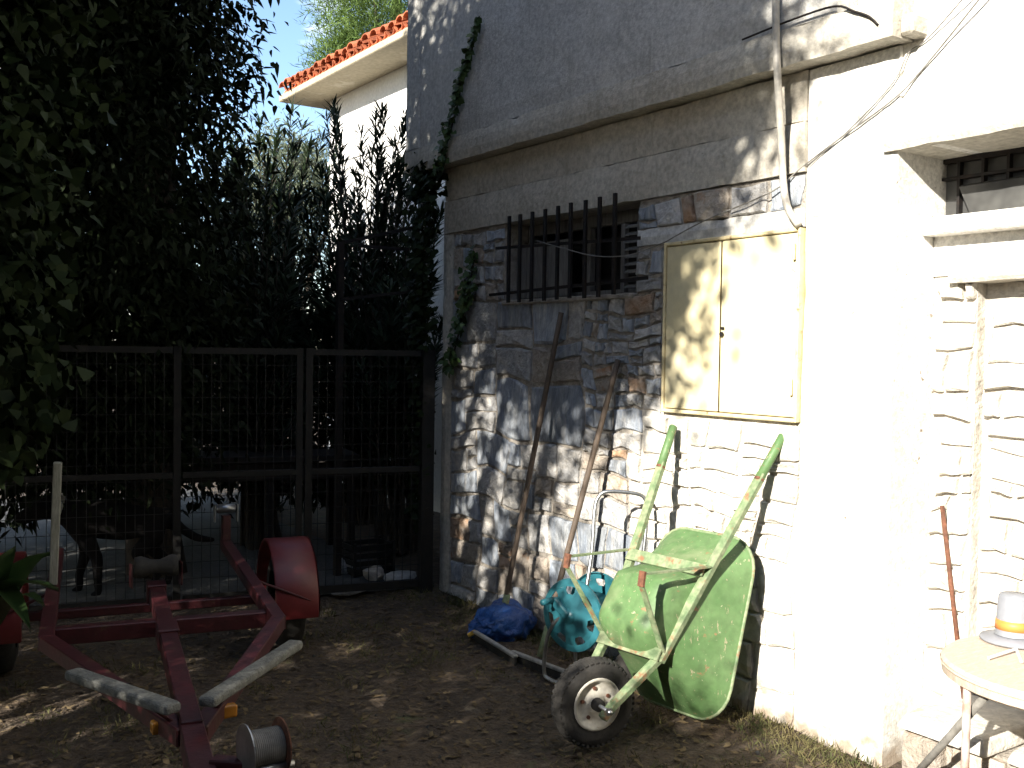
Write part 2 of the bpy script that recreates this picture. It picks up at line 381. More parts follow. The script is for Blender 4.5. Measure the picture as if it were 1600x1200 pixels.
rough_mass('corner_pillar', -.014, .4, 5.985, 6.115, -.3, 2.453, m_concrete_w, H, .05, .006, .010, 8)
# jagged broken slab end
b = MB(); b.box(-.08, .1, 2.44, 2.498, 2.90, 2.98)
b.build('broken_slab_end', m_concrete_w, H, bevel=.01)

WIN = (4.10, 5.36, 1.975, 2.453)          # y0,y1,z0,z1
DOOR = (3.0, 3.875, 1.362, 2.214)
LINT = (3.0, 4.10, 2.214, 2.30)
# mortar backing, cut round the openings
b = MB()
for y0, y1, z0, z1 in [(4.12, 5.98, -.3, DOOR[2]), (DOOR[1], 5.98, DOOR[2], WIN[2]), (WIN[1], 5.98, WIN[2], 2.453), (DOOR[1], WIN[0], WIN[2], LINT[2]), (3.0, WIN[0], LINT[3], 2.453)]:
    b.box(.006, .42, y0, y1, z0, z1)
b.build('mortar_wall', m_mortar, H)
b = MB(); b.box(.006, .42, 3.0, 4.12, -.3, DOOR[2]); b.build('mortar_wall', m_sunlit_mortar, H)
b = MB(); b.box(.42, 5, 2.6, 6.09, -.3, 2.89)
b.build('inner_wall', m_dark, H)
rough_mass('concrete_lintel', -.014, .3, LINT[0], LINT[1], LINT[2] + .002, LINT[3], m_concrete, H, .04, .006, .008, 10)

# -- stones
def warp(y, z):
    a = mnoise.noise_vector(Vector((y * 2.1, z * 2.1, 3.7))); c = mnoise.noise_vector(Vector((y * 6.5, z * 6.5, 9.1)))
    return y + .075 * a.x + .020 * c.x, z + .060 * a.y + .018 * c.y

rs = random.Random(21)
def split(y0, y1, z0, z1, out, wmax, hmax):
    w, h = y1 - y0, z1 - z0
    if (w <= wmax * rs.uniform(.55, 1.25) and h <= hmax * rs.uniform(.55, 1.25)) or (w < .13 and h < .10):
        out.append((y0, y1, z0, z1)); return
    if (w / wmax > h / hmax and w > .14) or h < .10:
        c = y0 + w * rs.uniform(.3, .7); split(y0, c, z0, z1, out, wmax, hmax); split(c, y1, z0, z1, out, wmax, hmax)
    else:
        c = z0 + h * rs.uniform(.3, .7); split(y0, y1, z0, c, out, wmax, hmax); split(y0, y1, c, z1, out, wmax, hmax)

def stone_mesh(y0, y1, z0, z1, name, mt, parent, xf=0.0, lim=None, proud=(.006, .022), dowarp=True):
    pts = []
    n = 3
    cs = [(y0, z0), (y1, z0), (y1, z1), (y0, z1)]
    for i in range(4):
        (a, c), (a2, c2) = cs[i], cs[(i + 1) % 4]
        for k in range(n):
            t = k / n; pts.append((a + (a2 - a) * t, c + (c2 - c) * t))
    if dowarp: pts = [warp(*p) for p in pts]
    cy = sum(p[0] for p in pts) / len(pts); cz = sum(p[1] for p in pts) / len(pts)
    size = min(y1 - y0, z1 - z0)
    q = []
    gap = rs.uniform(.004, .009)
    for i, (py, pz) in enumerate(pts):
        d = math.hypot(py - cy, pz - cz) + 1e-6
        cut = gap * 1.3 + (size * rs.uniform(.02, .09) if i % n == 0 else rs.uniform(0, .008))
        q.append((py - (py - cy) / d * cut, pz - (pz - cz) / d * cut))
    if lim:
        q = [(min(max(p[0], lim[0]), lim[1]), min(max(p[1], lim[2]), lim[3])) for p in q]
    pr = rs.uniform(*proud)
    tilt_y, tilt_z = rs.uniform(-.03, .03), rs.uniform(-.04, .04)
    def dx(py, pz): return tilt_y * (py - cy) + tilt_z * (pz - cz)
    m = len(q); V = []; Fc = []
    for p in q: V.append((xf + .04, p[0], p[1]))
    for p in q: V.append((xf + .002 - pr * .6 + dx(*p) + rs.uniform(-.004, .004), p[0], p[1]))
    for p in q:
        s_ = 1 - min(.3, .008 / max(size, .05) + rs.uniform(.02, .12))
        V.append((xf - pr + dx(*p) + rs.uniform(-.005, .005), cy + (p[0] - cy) * s_, cz + (p[1] - cz) * s_))
    V.append((xf - pr - rs.uniform(-.003, .008), cy + rs.uniform(-.2, .2) * size, cz + rs.uniform(-.2, .2) * size))
    for r_ in range(2):
        for k in range(m):
            Fc.append((r_ * m + k, (r_ + 1) * m + k, (r_ + 1) * m + (k + 1) % m, r_ * m + (k + 1) % m))
    for k in range(m): Fc.append((2 * m + k, 3 * m, 2 * m + (k + 1) % m))
    return link_mesh(name, V, Fc, mt, parent, origin=(xf, cy, cz))

rects = []
big = [(5.45, 5.97, 1.62, 1.98), (4.85, 5.4, 1.50, 1.93), (5.3, 5.85, 1.18, 1.6), (4.4, 4.8, 1.25, 1.62)]
split(5.36, 5.985, 1.97, 2.453, rects, .26, .24)
split(4.55, 5.985, 1.10, 1.975, rects, .50, .34)
split(3.875, 4.55, 1.36, 1.975, rects, .24, .13)
split(3.875, 4.10, 1.975, 2.214, rects, .22, .16)
split(3.0, 4.10, 2.30, 2.453, rects, .24, .2)
split(4.55, 5.985, .70, 1.10, rects, .36, .22)
split(3.0, 4.55, .70, 1.36, rects, .32, .19)
split(4.3, 5.985, -.02, .70, rects, .46, .32)
split(3.0, 4.3, -.02, .70, rects, .40, .26)
for (y0, y1, z0, z1) in rects:
    u = rs.random(); ar = (y1 - y0) * (z1 - z0)
    if (y0 + y1) / 2 < 4.12 and z0 < 1.3: mt = m_sunlit_stone  # sunlit part of the wall gets the lightened stone
    elif ar > .05: mt = m_stone[0] if u < .75 else m_stone[1]
    else: mt = m_stone[0] if u < .36 else m_stone[1] if u < .78 else m_stone[2] if u < .93 else m_stone[3]
    lim = (3.004, 5.98, -.05, 2.45)
    if z0 >= 1.97 and y0 >= 5.3: lim = (WIN[1] + .004, 5.98, 1.9, 2.45)
    elif z0 >= 1.97 and y0 >= 3.87 and z1 < 2.25: lim = (DOOR[1] + .03, WIN[0] - .004, 1.9, 2.21)
    elif z0 >= 2.29: lim = (3.004, WIN[0] - .01, LINT[3] + .004, 2.45)
    elif y0 > 4.5 and z1 > 1.2: lim = (4.3, 5.98, 1.0, 1.972 if y0 < WIN[1] else 2.2)
    elif z0 >= 1.355: lim = (DOOR[1] + .028, 5.98, 1.3, 1.972 if y0 < WIN[1] else 2.2)
    elif y0 < DOOR[1]: lim = (3.004, 5.98, -.05, DOOR[2] - .03)
    stone_mesh(y0, y1, z0, z1, 'stone', mt, H, 0.0, lim)

# -- barred window
win = MB()
y0, y1, z0, z1 = WIN
win.box(.17, .21, y0, y1, z0, z0 + .04).box(.17, .21, y0, y0 + .045, z0 + .04, z1).box(.17, .21, y1 - .045, y1, z0 + .04, z1).box(.17, .21, y0 + .045, y1 - .045, z1 - .07, z1)
win.box(.172, .208, 4.72, 4.765, z0 + .04, z1 - .07)
wino = win.build('window', m_shutter, H)
b = MB(); b.box(.38, .40, y0 + .002, y1 - .002, z0 + .001, z1 - .001); b.build('pane', m_dark, wino)
b = MB()
for k in range(5): b.box(.08 + .002 * (k % 2), .105, 4.80 + k * .112, 4.905 + k * .112, z0 + .012, z1 - .13)
b.build('board_shutter', m_shutter, wino, bevel=.004)
b = MB(); ys0, ys1 = 4.115, 4.245
b.box(.03, .06, ys0, ys0 + .03, z0 + .01, z1 - .10).box(.03, .06, ys1, ys1 + .03, z0 + .01, z1 - .10)
for k in range(9): b.hexa([(.032, ys0 + .03, z0 + .03 + k * .04), (.058, ys0 + .03, z0 + .045 + k * .04), (.058, ys1, z0 + .045 + k * .04), (.032, ys1, z0 + .03 + k * .04), (.032, ys0 + .03, z0 + .038 + k * .04), (.058, ys0 + .03, z0 + .053 + k * .04), (.058, ys1, z0 + .053 + k * .04), (.032, ys1, z0 + .038 + k * .04)])
b.build('louvred_shutter', m_shutter, wino)
for (u, vt, vb) in [(795, 338, 473), (812, 335, 472), (831, 331, 471), (851, 327, 470), (871, 322, 468), (891, 317, 466), (914, 313, 466), (936, 308, 464), (960, 302, 460)]:
    p, q = onX(-.10, u, vt), onX(-.10, u, vb); ym = (p[1] + q[1]) / 2
    b = MB(); b.box(-.107, -.093, ym - .011, ym + .011, q[2], p[2]); b.build('bar', m_iron, wino)
for (ua, va, ub, vb) in [(775, 388, 1000, 372), (765, 461, 1012, 434)]:
    p, q = onX(-.088, ua, va), onX(-.088, ub, vb)
    zm = (p[2] + q[2]) / 2
    b = MB(); b.bar((-.088, p[1], p[2]), (-.088, q[1], q[2]), .010, .018); b.build('crossbar', m_iron, wino)
    for yy in (p[1], q[1]): pass
b = MB(); b.box(-.03, .17, y0 + .003, y1 - .003, z0 - .03, z0 - .001); b.build('sill', m_mortar, wino, bevel=.006)

# -- cream metal cupboard door
y0, y1, z0, z1 = DOOR
b = MB(); fw = .018
b.box(-.03, .05, y0 + .004, y0 + fw, z0, z1).box(-.03, .05, y1 - fw, y1 - .002, z0, z1).box(-.029, .05, y0 + fw, y1 - fw, z0, z0 + fw).box(-.029, .05, y0 + fw, y1 - fw, z1 - fw, z1)
door = b.build('metal_door', m_cream_rust, H, bevel=.004)
ym = y0 + (y1 - y0) * .55
for (a, c) in ((y0 + fw + .004, ym - .0072), (ym + .0072, y1 - fw - .004)):
    b = MB(); b.box(-.022, .03, a, c, z0 + fw + .004, z1 - fw - .004)
    b.build('door_leaf', m_cream, door, bevel=.006, seg=2)
b = MB(); b.box(-.03, -.0222, ym - .0055, ym + .0055, z0 + fw + .006, z1 - fw - .006); b.build('cover_strip', m_cream, door, bevel=.003)
lk = onX(-.03, 1128, 522)
b = MB(); b.lathe([(0, .011), (.008, .011), (.008, .0)], (-.030, lk[1], lk[2]), (-1, 0, 0), 14); b.build('lock', m_iron, door)
b = MB(); b.box(-.0305, -.029, lk[1] - .012, lk[1] + .010, lk[2] + .022, lk[2] + .034); b.build('latch_hole', m_iron, door)
for zz in (z0 + .12, z1 - .14):
    b = MB(); b.tube([(-.034, y0 + .03, zz), (-.034, y0 + .03, zz + .07)], .007, 8); b.build('hinge', m_cream_rust, door)
b = MB(); b.box(.05, .06, y0 + .004, y1 - .002, z0, z1); b.build('back_plate', m_dark, door)

# -- right-hand recessed bay
XB = .25
rough_mass('bay_lintel', -.03, XB + .2, -4, 2.60, 2.474, 2.53, m_concrete_w, H, .05, .006, .012, 9)
b = MB(); b.box(.16, .46, -4, 2.543, 2.15, 2.222); sill = b.build('bay_sill', m_plaster, H, bevel=.008)
b = MB(); b.box(XB, .5, -4, 2.543, 1.99, 2.15)
b.build('bay_wall', m_plaster, H)
bw = MB(); bw.box(XB + .05, XB + .09, -4, 2.543, 2.222, 2.24).box(XB + .05, XB + .09, -4, 2.543, 2.455, 2.474)
bwo = bw.build('high_window', m_iron, H)
b = MB(); b.box(XB + .075, XB + .08, -4, 2.543, 2.24, 2.455); b.build('pane', m_glass, bwo)
for k in range(14):
    yy = 2.47 - k * .105
    b = MB(); b.box(XB + .045, XB + .07, yy - .006, yy + .006, 2.24, 2.455); b.build('mullion', m_iron, bwo)
b = MB(); b.box(XB + .042, XB + .072, -4, 2.543, 2.385, 2.397); b.build('transom', m_iron, bwo)
b = MB(); b.hexa([(XB + .03, 1.2, 2.225), (XB + .05, 1.2, 2.225), (XB + .05, 2.38, 2.225), (XB + .03, 2.40, 2.225), (XB + .035, 1.2, 2.37), (XB + .05, 1.2, 2.37), (XB + .05, 2.46, 2.36), (XB + .035, 2.46, 2.35)])
b.build('plastic_sheet', m_glass, bwo)
# lower niche
rough_mass('niche_lintel', XB - .06, XB + .25, -4, 2.44, 1.955, 1.992, m_concrete_w, H, .04, .006, .010, 11)
b = MB(); b.box(XB + .07, .5, -4, 2.35, -.3, 1.955).box(XB + .012, .5, 2.35, 2.543, -.3, 1.99)
b.build('niche_wall', m_sunlit_mortar, H)
sub = []
split(.6, 2.34, .28, 1.84, sub, .32, .17)
for r_ in sub: stone_mesh(*r_, 'stone', m_sunlit_stone, H, XB + .06, (.5, 2.345, .2, 1.95))
sub = []
split(2.355, 2.53, .28, 1.96, sub, .2, .2)
for r_ in sub: stone_mesh(*r_, 'stone', m_sunlit_stone, H, XB, (2.352, 2.535, .2, 1.985))
# stone plinth under the bay
for (a, c, zt) in [(2.40, 2.22, .23), (2.21, 1.98, .23), (1.97, 1.60, .23), (1.59, 1.1, .23)]:
    mm = stone_mesh(c, a, -.04, zt, 'plinth_stone', m_stone[2], H, -.06, None, (.02, .05), False)
for (a, c) in [(2.43, 2.02), (2.00, 1.55), (1.53, 1.0)]:
    b = MB(); t_ = rs.uniform(-.02, .02)
    b.hexa([(-.16 + t_, c, .235), (.3, c, .24), (.3, a, .24), (-.12 - t_, a - .03, .235), (-.13, c + .02, .30), (.3, c, .31), (.3, a, .30), (-.10, a - .05, .285)])
    b.build('ledge_slab', m_sunlit_stone, H, bevel=.015, seg=2)
b = MB(); b.box(-.05, .4, -4, 2.39, -.3, .232); b.build('plinth_core', m_mortar, H)

# ------------------------------------------------------------------ hose and cables on the wall
def wallpath(pts, x): return [onX(x if not isinstance(p, tuple) or len(p) < 3 else p[2], p[0], p[1]) for p in pts]
b = MB(); b.tube(wallpath([(1211, -60, -.15), (1213, 60, -.15), (1216, 140, -.15), (1221, 220, -.09), (1224, 285, -.06), (1231, 325, -.05), (1248, 352, -.04)], 0), .016, 10, smoothpath=5)
tag(b.build('drain_hose', m_hose, None, True), 'off-white hose hanging down the wall to the cream metal door', 'hose')
def cable(pts, r, label, mt=m_cable):
    b = MB(); b.tube(wallpath(pts, -.02), r, 5, smoothpath=4)
    tag(b.build('cable', mt, None, True), label, 'cable')
cable([(1545, -20, -.03), (1440, 110, .012), (1390, 160, -.016), (1300, 225, -.016), (1245, 268, -.016), (1205, 300, -.04), (1100, 345, -.05), (1040, 378, -.05)], .0035, 'thin cable running from the wall top down to the cream door')
cable([(1520, -20, -.03), (1450, 60, .008), (1420, 82, .008), (1395, 130, -.016), (1330, 200, -.016), (1262, 258, -.016)], .0028, 'second thinner cable crossing the white plaster diagonally', m_cable)
cable([(1044, 376, -.03), (985, 398, -.11), (930, 400, -.11), (880, 388, -.11), (838, 376, -.11)], .003, 'slack pale wire strung across the window bars')
cable([(1160, 62, -.125), (1240, 30, -.125), (1304, 10, -.125), (1335, 18, -.13), (1358, 26, -.13), (1372, 39, -.125)], .005, 'black cable along the slab edge ending in a drooping loop', m_iron)

# ------------------------------------------------------------------ foliage tools
def leaf_quads(pos, axis, nrm, L, W, fold=.0):
    """diamond leaves: base, side, tip, side"""
    axis = axis / (np.linalg.norm(axis, axis=1, keepdims=True) + 1e-9)
    side = np.cross(axis, nrm); side /= (np.linalg.norm(side, axis=1, keepdims=True) + 1e-9)
    up = np.cross(side, axis)
    L = np.asarray(L).reshape(-1, 1); W = np.asarray(W).reshape(-1, 1)
    mid = pos + axis * L * .42
    a = mid + side * W * .5 + up * W * fold; c = mid - side * W * .5 + up * W * fold
    tip = pos + axis * L - up * L * .08
    return np.stack([pos, a, tip, c], 1).reshape(-1, 3)

def leaf_hex(pos, axis, nrm, L, W, fold=.12, shoulder=.36):
    axis = axis / (np.linalg.norm(axis, axis=1, keepdims=True) + 1e-9)
    side = np.cross(axis, nrm); side /= (np.linalg.norm(side, axis=1, keepdims=True) + 1e-9)
    up = np.cross(side, axis)
    L = np.asarray(L).reshape(-1, 1); W = np.asarray(W).reshape(-1, 1)
    pts = []
    for (t, w) in ((0, 0), (.22, .5), (.58, shoulder), (1, 0), (.58, -shoulder), (.22, -.5)):
        pts.append(pos + axis * L * t + side * W * w + up * (abs(w) * W * fold * 2 - L * .12 * t * t))
    return np.stack(pts, 1).reshape(-1, 3)

def rnd_dirs(n, rng): v = rng.normal(size=(n, 3)); return v / np.linalg.norm(v, axis=1, keepdims=True)

def crown_leaves(rng, blobs, clumps, per, cr, L, W, droop=.5, shell=.55, zmin=None, outward=.6, fn=None):
    wts = np.array([b_[6] for b_ in blobs], float); wts /= wts.sum()
    ci = rng.choice(len(blobs), size=clumps, p=wts)
    B = np.array([b_[:6] for b_ in blobs])
    d = rnd_dirs(clumps, rng); r = (shell + (1 - shell) * rng.random(clumps)) ** .6
    cc = B[ci, :3] + d * B[ci, 3:6] * r[:, None]
    N = clumps * per
    sz = cr * rng.uniform(.6, 1.5, clumps)
    off = rng.normal(size=(N, 3)) * np.repeat(sz, per)[:, None] * np.array([1, 1, .75])
    off = np.clip(off / (np.repeat(sz, per)[:, None] + 1e-9), -1.7, 1.7) * np.repeat(sz, per)[:, None]
    pos = np.repeat(cc, per, 0) + off
    ax = rnd_dirs(N, rng) + outward * np.repeat(d, per, 0) + np.array([0, 0, -droop])
    nr = rnd_dirs(N, rng) + np.array([0, 0, 1.0])
    if zmin is not None:
        k = pos[:, 2] > zmin; pos, ax, nr = pos[k], ax[k], nr[k]
    n = len(pos)
    return (fn or leaf_quads)(pos, ax, nr, L * rng.uniform(.6, 1.3, n), W * rng.uniform(.6, 1.3, n)), n

def trunk_mesh(base, top, r0, r1, limbs, rng, n=9):
    b = MB(); base, top = np.array(base, float), np.array(top, float)
    k = 6; pts = []
    for i in range(k + 1):
        t = i / k; p = base + (top - base) * t
        if 0 < i < k: p = p + np.array([rng.uniform(-.06, .06), rng.uniform(-.06, .06), 0])
        pts.append(p)
    b.tube(pts, [r0 * 1.35] + [r0 + (r1 - r0) * i / k for i in range(1, k + 1)], n)
    for (t, end) in limbs:
        p = base + (top - base) * t; e = np.array(end, float)
        mid = (p + e) / 2 + np.array([0, 0, .15 * np.linalg.norm(e - p)]) * rng.uniform(.3, 1)
        rr = (r0 + (r1 - r0) * t) * .6
        b.tube([p, mid, e], [rr, rr * .6, rr * .2], 7, smoothpath=4)
    return b

def tree(name, label, cat, base, top, r0, blobs, clumps, per, cr, L, W, lm, seed, group=None, droop=.5, zmin=.3, shell=.55, hexa=False):
    rng = np.random.default_rng(seed)
    t = thing(name, label, cat, base, group)
    limbs = []
    for b_ in blobs:
        for k in range(2):
            d = rnd_dirs(1, rng)[0]
            limbs.append((rng.uniform(.35, .95), np.array(b_[:3]) + d * np.array(b_[3:6]) * .6))
    trunk_mesh(base, top, r0, r0 * .4, limbs, rng).build('trunk', m_bark, t, True)
    q, n = crown_leaves(rng, blobs, clumps, per, cr, L, W, droop, shell, zmin, .6, leaf_hex if hexa else None)
    link_quads('crown', q, n, lm, t, k=6 if hexa else 4)
    return t

# big dark evergreen behind the gate (fills the left of the view)
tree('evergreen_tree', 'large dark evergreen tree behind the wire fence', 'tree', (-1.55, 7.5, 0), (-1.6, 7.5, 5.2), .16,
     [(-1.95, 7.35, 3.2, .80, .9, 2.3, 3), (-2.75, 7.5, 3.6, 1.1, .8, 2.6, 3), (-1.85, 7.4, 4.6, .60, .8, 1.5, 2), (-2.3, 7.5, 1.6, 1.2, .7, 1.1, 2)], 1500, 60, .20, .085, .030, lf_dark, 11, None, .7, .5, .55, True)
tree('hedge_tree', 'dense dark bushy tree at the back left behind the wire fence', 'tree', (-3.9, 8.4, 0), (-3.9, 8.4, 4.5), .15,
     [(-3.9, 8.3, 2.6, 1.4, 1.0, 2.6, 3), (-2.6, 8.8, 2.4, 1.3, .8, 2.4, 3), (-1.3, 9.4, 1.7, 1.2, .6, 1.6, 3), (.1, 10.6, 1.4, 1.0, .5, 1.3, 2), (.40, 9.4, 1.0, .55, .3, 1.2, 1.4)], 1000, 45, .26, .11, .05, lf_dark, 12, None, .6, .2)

# ivy-clad tree at the near left
rng = np.random.default_rng(31)
t = thing('ivy_clad_tree', 'ivy-covered tree trunk at the left edge of the yard', 'tree', (-3.15, 5.35, 0))
trunk_mesh((-3.15, 5.35, 0), (-3.1, 5.4, 5.5), .2, .12, [(.6, (-2.7, 5.1, 4.6)), (.75, (-3.8, 5.6, 5.0))], rng).build('trunk', m_bark, t, True)
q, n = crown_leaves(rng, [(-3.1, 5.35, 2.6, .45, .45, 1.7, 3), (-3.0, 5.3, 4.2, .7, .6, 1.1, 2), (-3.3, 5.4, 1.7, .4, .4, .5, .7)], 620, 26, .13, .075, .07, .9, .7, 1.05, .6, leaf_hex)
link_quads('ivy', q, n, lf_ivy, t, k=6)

# trees just outside the frame on the left: they throw the dappled shade
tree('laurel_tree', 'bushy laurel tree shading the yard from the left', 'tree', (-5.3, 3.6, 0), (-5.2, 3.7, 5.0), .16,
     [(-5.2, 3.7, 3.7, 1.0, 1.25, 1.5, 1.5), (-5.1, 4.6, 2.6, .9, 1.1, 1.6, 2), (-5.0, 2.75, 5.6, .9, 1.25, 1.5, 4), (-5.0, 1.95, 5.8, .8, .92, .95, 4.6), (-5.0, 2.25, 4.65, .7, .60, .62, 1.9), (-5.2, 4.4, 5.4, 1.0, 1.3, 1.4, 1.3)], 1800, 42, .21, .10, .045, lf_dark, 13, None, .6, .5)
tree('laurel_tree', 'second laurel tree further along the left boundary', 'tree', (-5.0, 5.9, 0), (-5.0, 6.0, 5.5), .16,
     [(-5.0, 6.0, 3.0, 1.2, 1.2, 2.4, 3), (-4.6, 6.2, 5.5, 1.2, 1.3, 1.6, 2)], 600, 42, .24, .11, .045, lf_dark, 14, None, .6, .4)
tree('carob_tree', 'spreading carob tree whose crown hangs over the fence', 'tree', (-5.6, 6.9, 0), (-3.4, 6.6, 5.2), .22,  # unseen overhead crown, added to cut sky light over trailer and fence
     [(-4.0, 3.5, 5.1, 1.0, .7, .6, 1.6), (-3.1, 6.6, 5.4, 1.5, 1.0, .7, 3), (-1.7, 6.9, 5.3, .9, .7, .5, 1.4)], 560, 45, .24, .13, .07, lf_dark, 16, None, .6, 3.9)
for k_, (bx, by) in enumerate(((-7.5, -3.6), (-4.6, -4.2), (-1.6, -4.0))):  # unseen trees added behind the camera to block sky light and deepen shade
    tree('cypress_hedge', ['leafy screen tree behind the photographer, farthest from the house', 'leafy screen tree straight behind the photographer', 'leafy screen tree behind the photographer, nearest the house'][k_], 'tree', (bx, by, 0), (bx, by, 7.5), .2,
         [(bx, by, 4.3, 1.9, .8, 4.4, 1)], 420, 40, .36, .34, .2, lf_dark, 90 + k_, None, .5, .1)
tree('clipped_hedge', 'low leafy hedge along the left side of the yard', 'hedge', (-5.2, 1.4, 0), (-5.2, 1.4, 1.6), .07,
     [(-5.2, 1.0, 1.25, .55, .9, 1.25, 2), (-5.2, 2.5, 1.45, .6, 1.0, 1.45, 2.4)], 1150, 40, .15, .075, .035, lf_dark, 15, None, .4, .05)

# oleanders: stems with whorls of long narrow leaves
def oleander(label, base, h, spread, stems, seed, lean=(0, 0), dens=1.0, L=.15):
    rng = np.random.default_rng(seed)
    t = thing('oleander_shrub', label, 'shrub', base, 'oleander shrubs behind the gate')
    sb = MB(); P, A, Nn, LL = [], [], [], []
    for s_ in range(stems):
        ang = rng.uniform(0, 2 * math.pi); rr = spread * math.sqrt(rng.random())
        end = np.array(base) + np.array([rr * math.cos(ang) + lean[0], rr * math.sin(ang) + lean[1], h * rng.uniform(.45, 1.05)])
        st = np.array(base) + np.array([rng.uniform(-.15, .15), rng.uniform(-.15, .15), 0])
        mid = st * .45 + end * .55 + np.array([-(end - st)[0] * .15, -(end - st)[1] * .15, .1])
        pts, rs_ = catmull([st, mid, end], [.014, .009, .003], 6)
        sb.tube(pts, rs_, 4, cap=False)
        pts = np.array(pts); seg = len(pts) - 1
        nl = int(90 * dens)
        for _ in range(nl):
            f = 1 - rng.random() ** 1.3 * .75
            i = min(int(f * seg), seg - 1); p = pts[i] + (pts[i + 1] - pts[i]) * (f * seg - i)
            d = unit(pts[i + 1] - pts[i]); ra = rnd_dirs(1, rng)[0]
            a = unit(d * .75 + (ra - d * (ra @ d)) * .8)
            P.append(p); A.append(a); Nn.append(np.cross(a, np.cross(d, a)) + .2 * ra); LL.append(L * rng.uniform(.6, 1.15))
    sb.build('stem', m_bark, t)
    LL = np.array(LL)
    link_quads('foliage', leaf_quads(np.array(P), np.array(A), np.array(Nn), LL, LL * .15), len(P), lf_ole, t)
oleander('tall oleander shrub against the white house wall', (.74, 8.9, 0), 3.75, .68, 115, 41, (.0, 0), 1.1, .17)
oleander('oleander shrub left of the white house corner', (.25, 10.2, 0), 3.9, .8, 90, 42, (0, 0), 1.1, .17)
oleander('oleander shrub leaning over the double gate post', (-.55, 8.1, 0), 3.0, .65, 50, 43, (0, 0), 1.0, .16)
oleander('shorter oleander shrub beside the dark metal frame', (.38, 7.5, 0), 2.7, .5, 55, 44, (-.1, 0), 1.0, .15)

# ------------------------------------------------------------------ neighbour house
NX = 1.74
nh = thing('neighbour_house', 'white neighbour house with terracotta eave behind the oleanders', 'house', (NX + 2, 10, 0))
b = MB(); b.box(NX, NX + 7, 4.0, 12.0, -.2, 4.76); b.build('wall', m_housewall, nh)
b = MB(); b.box(NX - .02, NX + .0, 4.0, 12.02, 3.95, 4.0); b.build('string_course', m_housewall, nh)
b = MB(); b.box(NX - .5, NX + 7, 3.5, 12.45, 4.76, 4.84); b.build('soffit', m_soffit, nh, bevel=.01)
b = MB(); b.hexa([(NX - .46, 3.5, 4.842), (NX + 7, 3.5, 4.842), (NX + 7, 12.42, 4.842), (NX - .46, 12.42, 4.842), (NX - .44, 3.5, 4.90), (NX + 3.5, 3.5, 6.7), (NX + 3.5, 9, 6.7), (NX - .44, 12.4, 4.90)])
roof = b.build('roof', m_tile, nh)
# barrel tiles along the eave, sharing one mesh
def tile_data():
    V, Fc = [], []
    n = 7
    for (x, r, z) in ((-.02, .088, 0), (.40, .072, .18)):
        for k in range(n):
            a = math.pi * k / (n - 1); V.append((x, math.cos(a) * r, z + math.sin(a) * r * .8))
        for k in range(n):
            a = math.pi * k / (n - 1); V.append((x, math.cos(a) * (r - .014), z + math.sin(a) * (r - .014) * .8))
    for k in range(n - 1):
        Fc += [(k, k + 1, 2 * n + k + 1, 2 * n + k), (n + k + 1, n + k, 3 * n + k, 3 * n + k + 1), (n + k, n + k + 1, k + 1, k)]
    Fc += [(0, 2 * n, 3 * n, n), (n - 1, 2 * n - 1, 4 * n - 1, 3 * n - 1)]
    me = bpy.data.meshes.new('roof_tile'); me.from_pydata(V, [], Fc); me.materials.append(m_tile); me.update(); return me
td = tile_data()
rr = random.Random(5)
for row in range(3):
    for k in range(28):
        o = bpy.data.objects.new('roof_tile', td)
        yy = 12.32 - k * .185
        place(o, (NX - .50 + row * .36 + rr.uniform(-.02, .02), yy + rr.uniform(-.012, .012), 4.905 + row * .175 + rr.uniform(0, .015)), nh)
        o.rotation_euler = (rr.uniform(-.06, .06), rr.uniform(-.05, .05), rr.uniform(-.05, .05))
        if row == 0 and True:
            o2 = bpy.data.objects.new('roof_tile', td)
            place(o2, (NX - .47, yy - .0925, 4.93), nh); o2.rotation_euler = (math.pi, -.42, 0)

# background trees
tree('pine_tree', 'sunlit bright green pine crown above the terracotta roof', 'tree', (8.6, 23.5, 0), (8.6, 23.5, 11), .3,
     [(8.0, 23, 9.9, 1.5, 1.5, 1.9, 3), (9.6, 24, 11.0, 2.0, 2.0, 2.4, 3), (7.0, 23, 8.4, .55, .7, .8, 1)], 900, 45, .28, .26, .022, lf_pine, 51, None, -.6, 3)
tree('olive_tree', 'grey-green olive tree far behind the eave corner', 'tree', (4.2, 19.5, 0), (4.2, 19.5, 4.0), .2,
     [(3.8, 19, 4.8, .9, 1.0, 1.0, 2), (5.0, 20, 4.5, 1.2, 1.0, 1.2, 2)], 400, 45, .25, .12, .03, lf_olive, 52, None, .2, 1.5)

# ------------------------------------------------------------------ climbing ivy
def ivy(label, path, width, n, seed, L=.05, x=None):
    rng = np.random.default_rng(seed)
    pts, _ = catmull([np.array(p, float) for p in path], [1] * len(path), 8); pts = np.array(pts)
    t = thing('climbing_ivy', label, 'ivy', (pts[0][0], pts[0][1], pts[:, 2].min()))
    b = MB(); b.tube(pts, .006, 5); b.build('stem', m_bark, t)
    f = rng.random(n) * (len(pts) - 1.001); i = f.astype(int)
    p = pts[i] + (pts[i + 1] - pts[i]) * (f - i)[:, None]
    wd = np.interp(f / (len(pts) - 1), np.linspace(0, 1, len(width)), width)[:, None]
    p = p + rng.normal(size=(n, 3)) * wd * np.array([.55, 1, .8]) + np.array([-.02, 0, 0])
    if x is not None: p[:, 0] = np.minimum(p[:, 0], x)
    ax = rnd_dirs(n, rng) * .8 + np.array([-.2, 0, -.7]); nr = np.array([-1, -.2, .5]) + rnd_dirs(n, rng) * .6
    LL = L * rng.uniform(.6, 1.3, n)
    link_quads('ivy_leaves', leaf_hex(p, ax, nr, LL, LL * .95, .1), n, lf_wallivy if n < 1000 else lf_ivy, t, k=6)
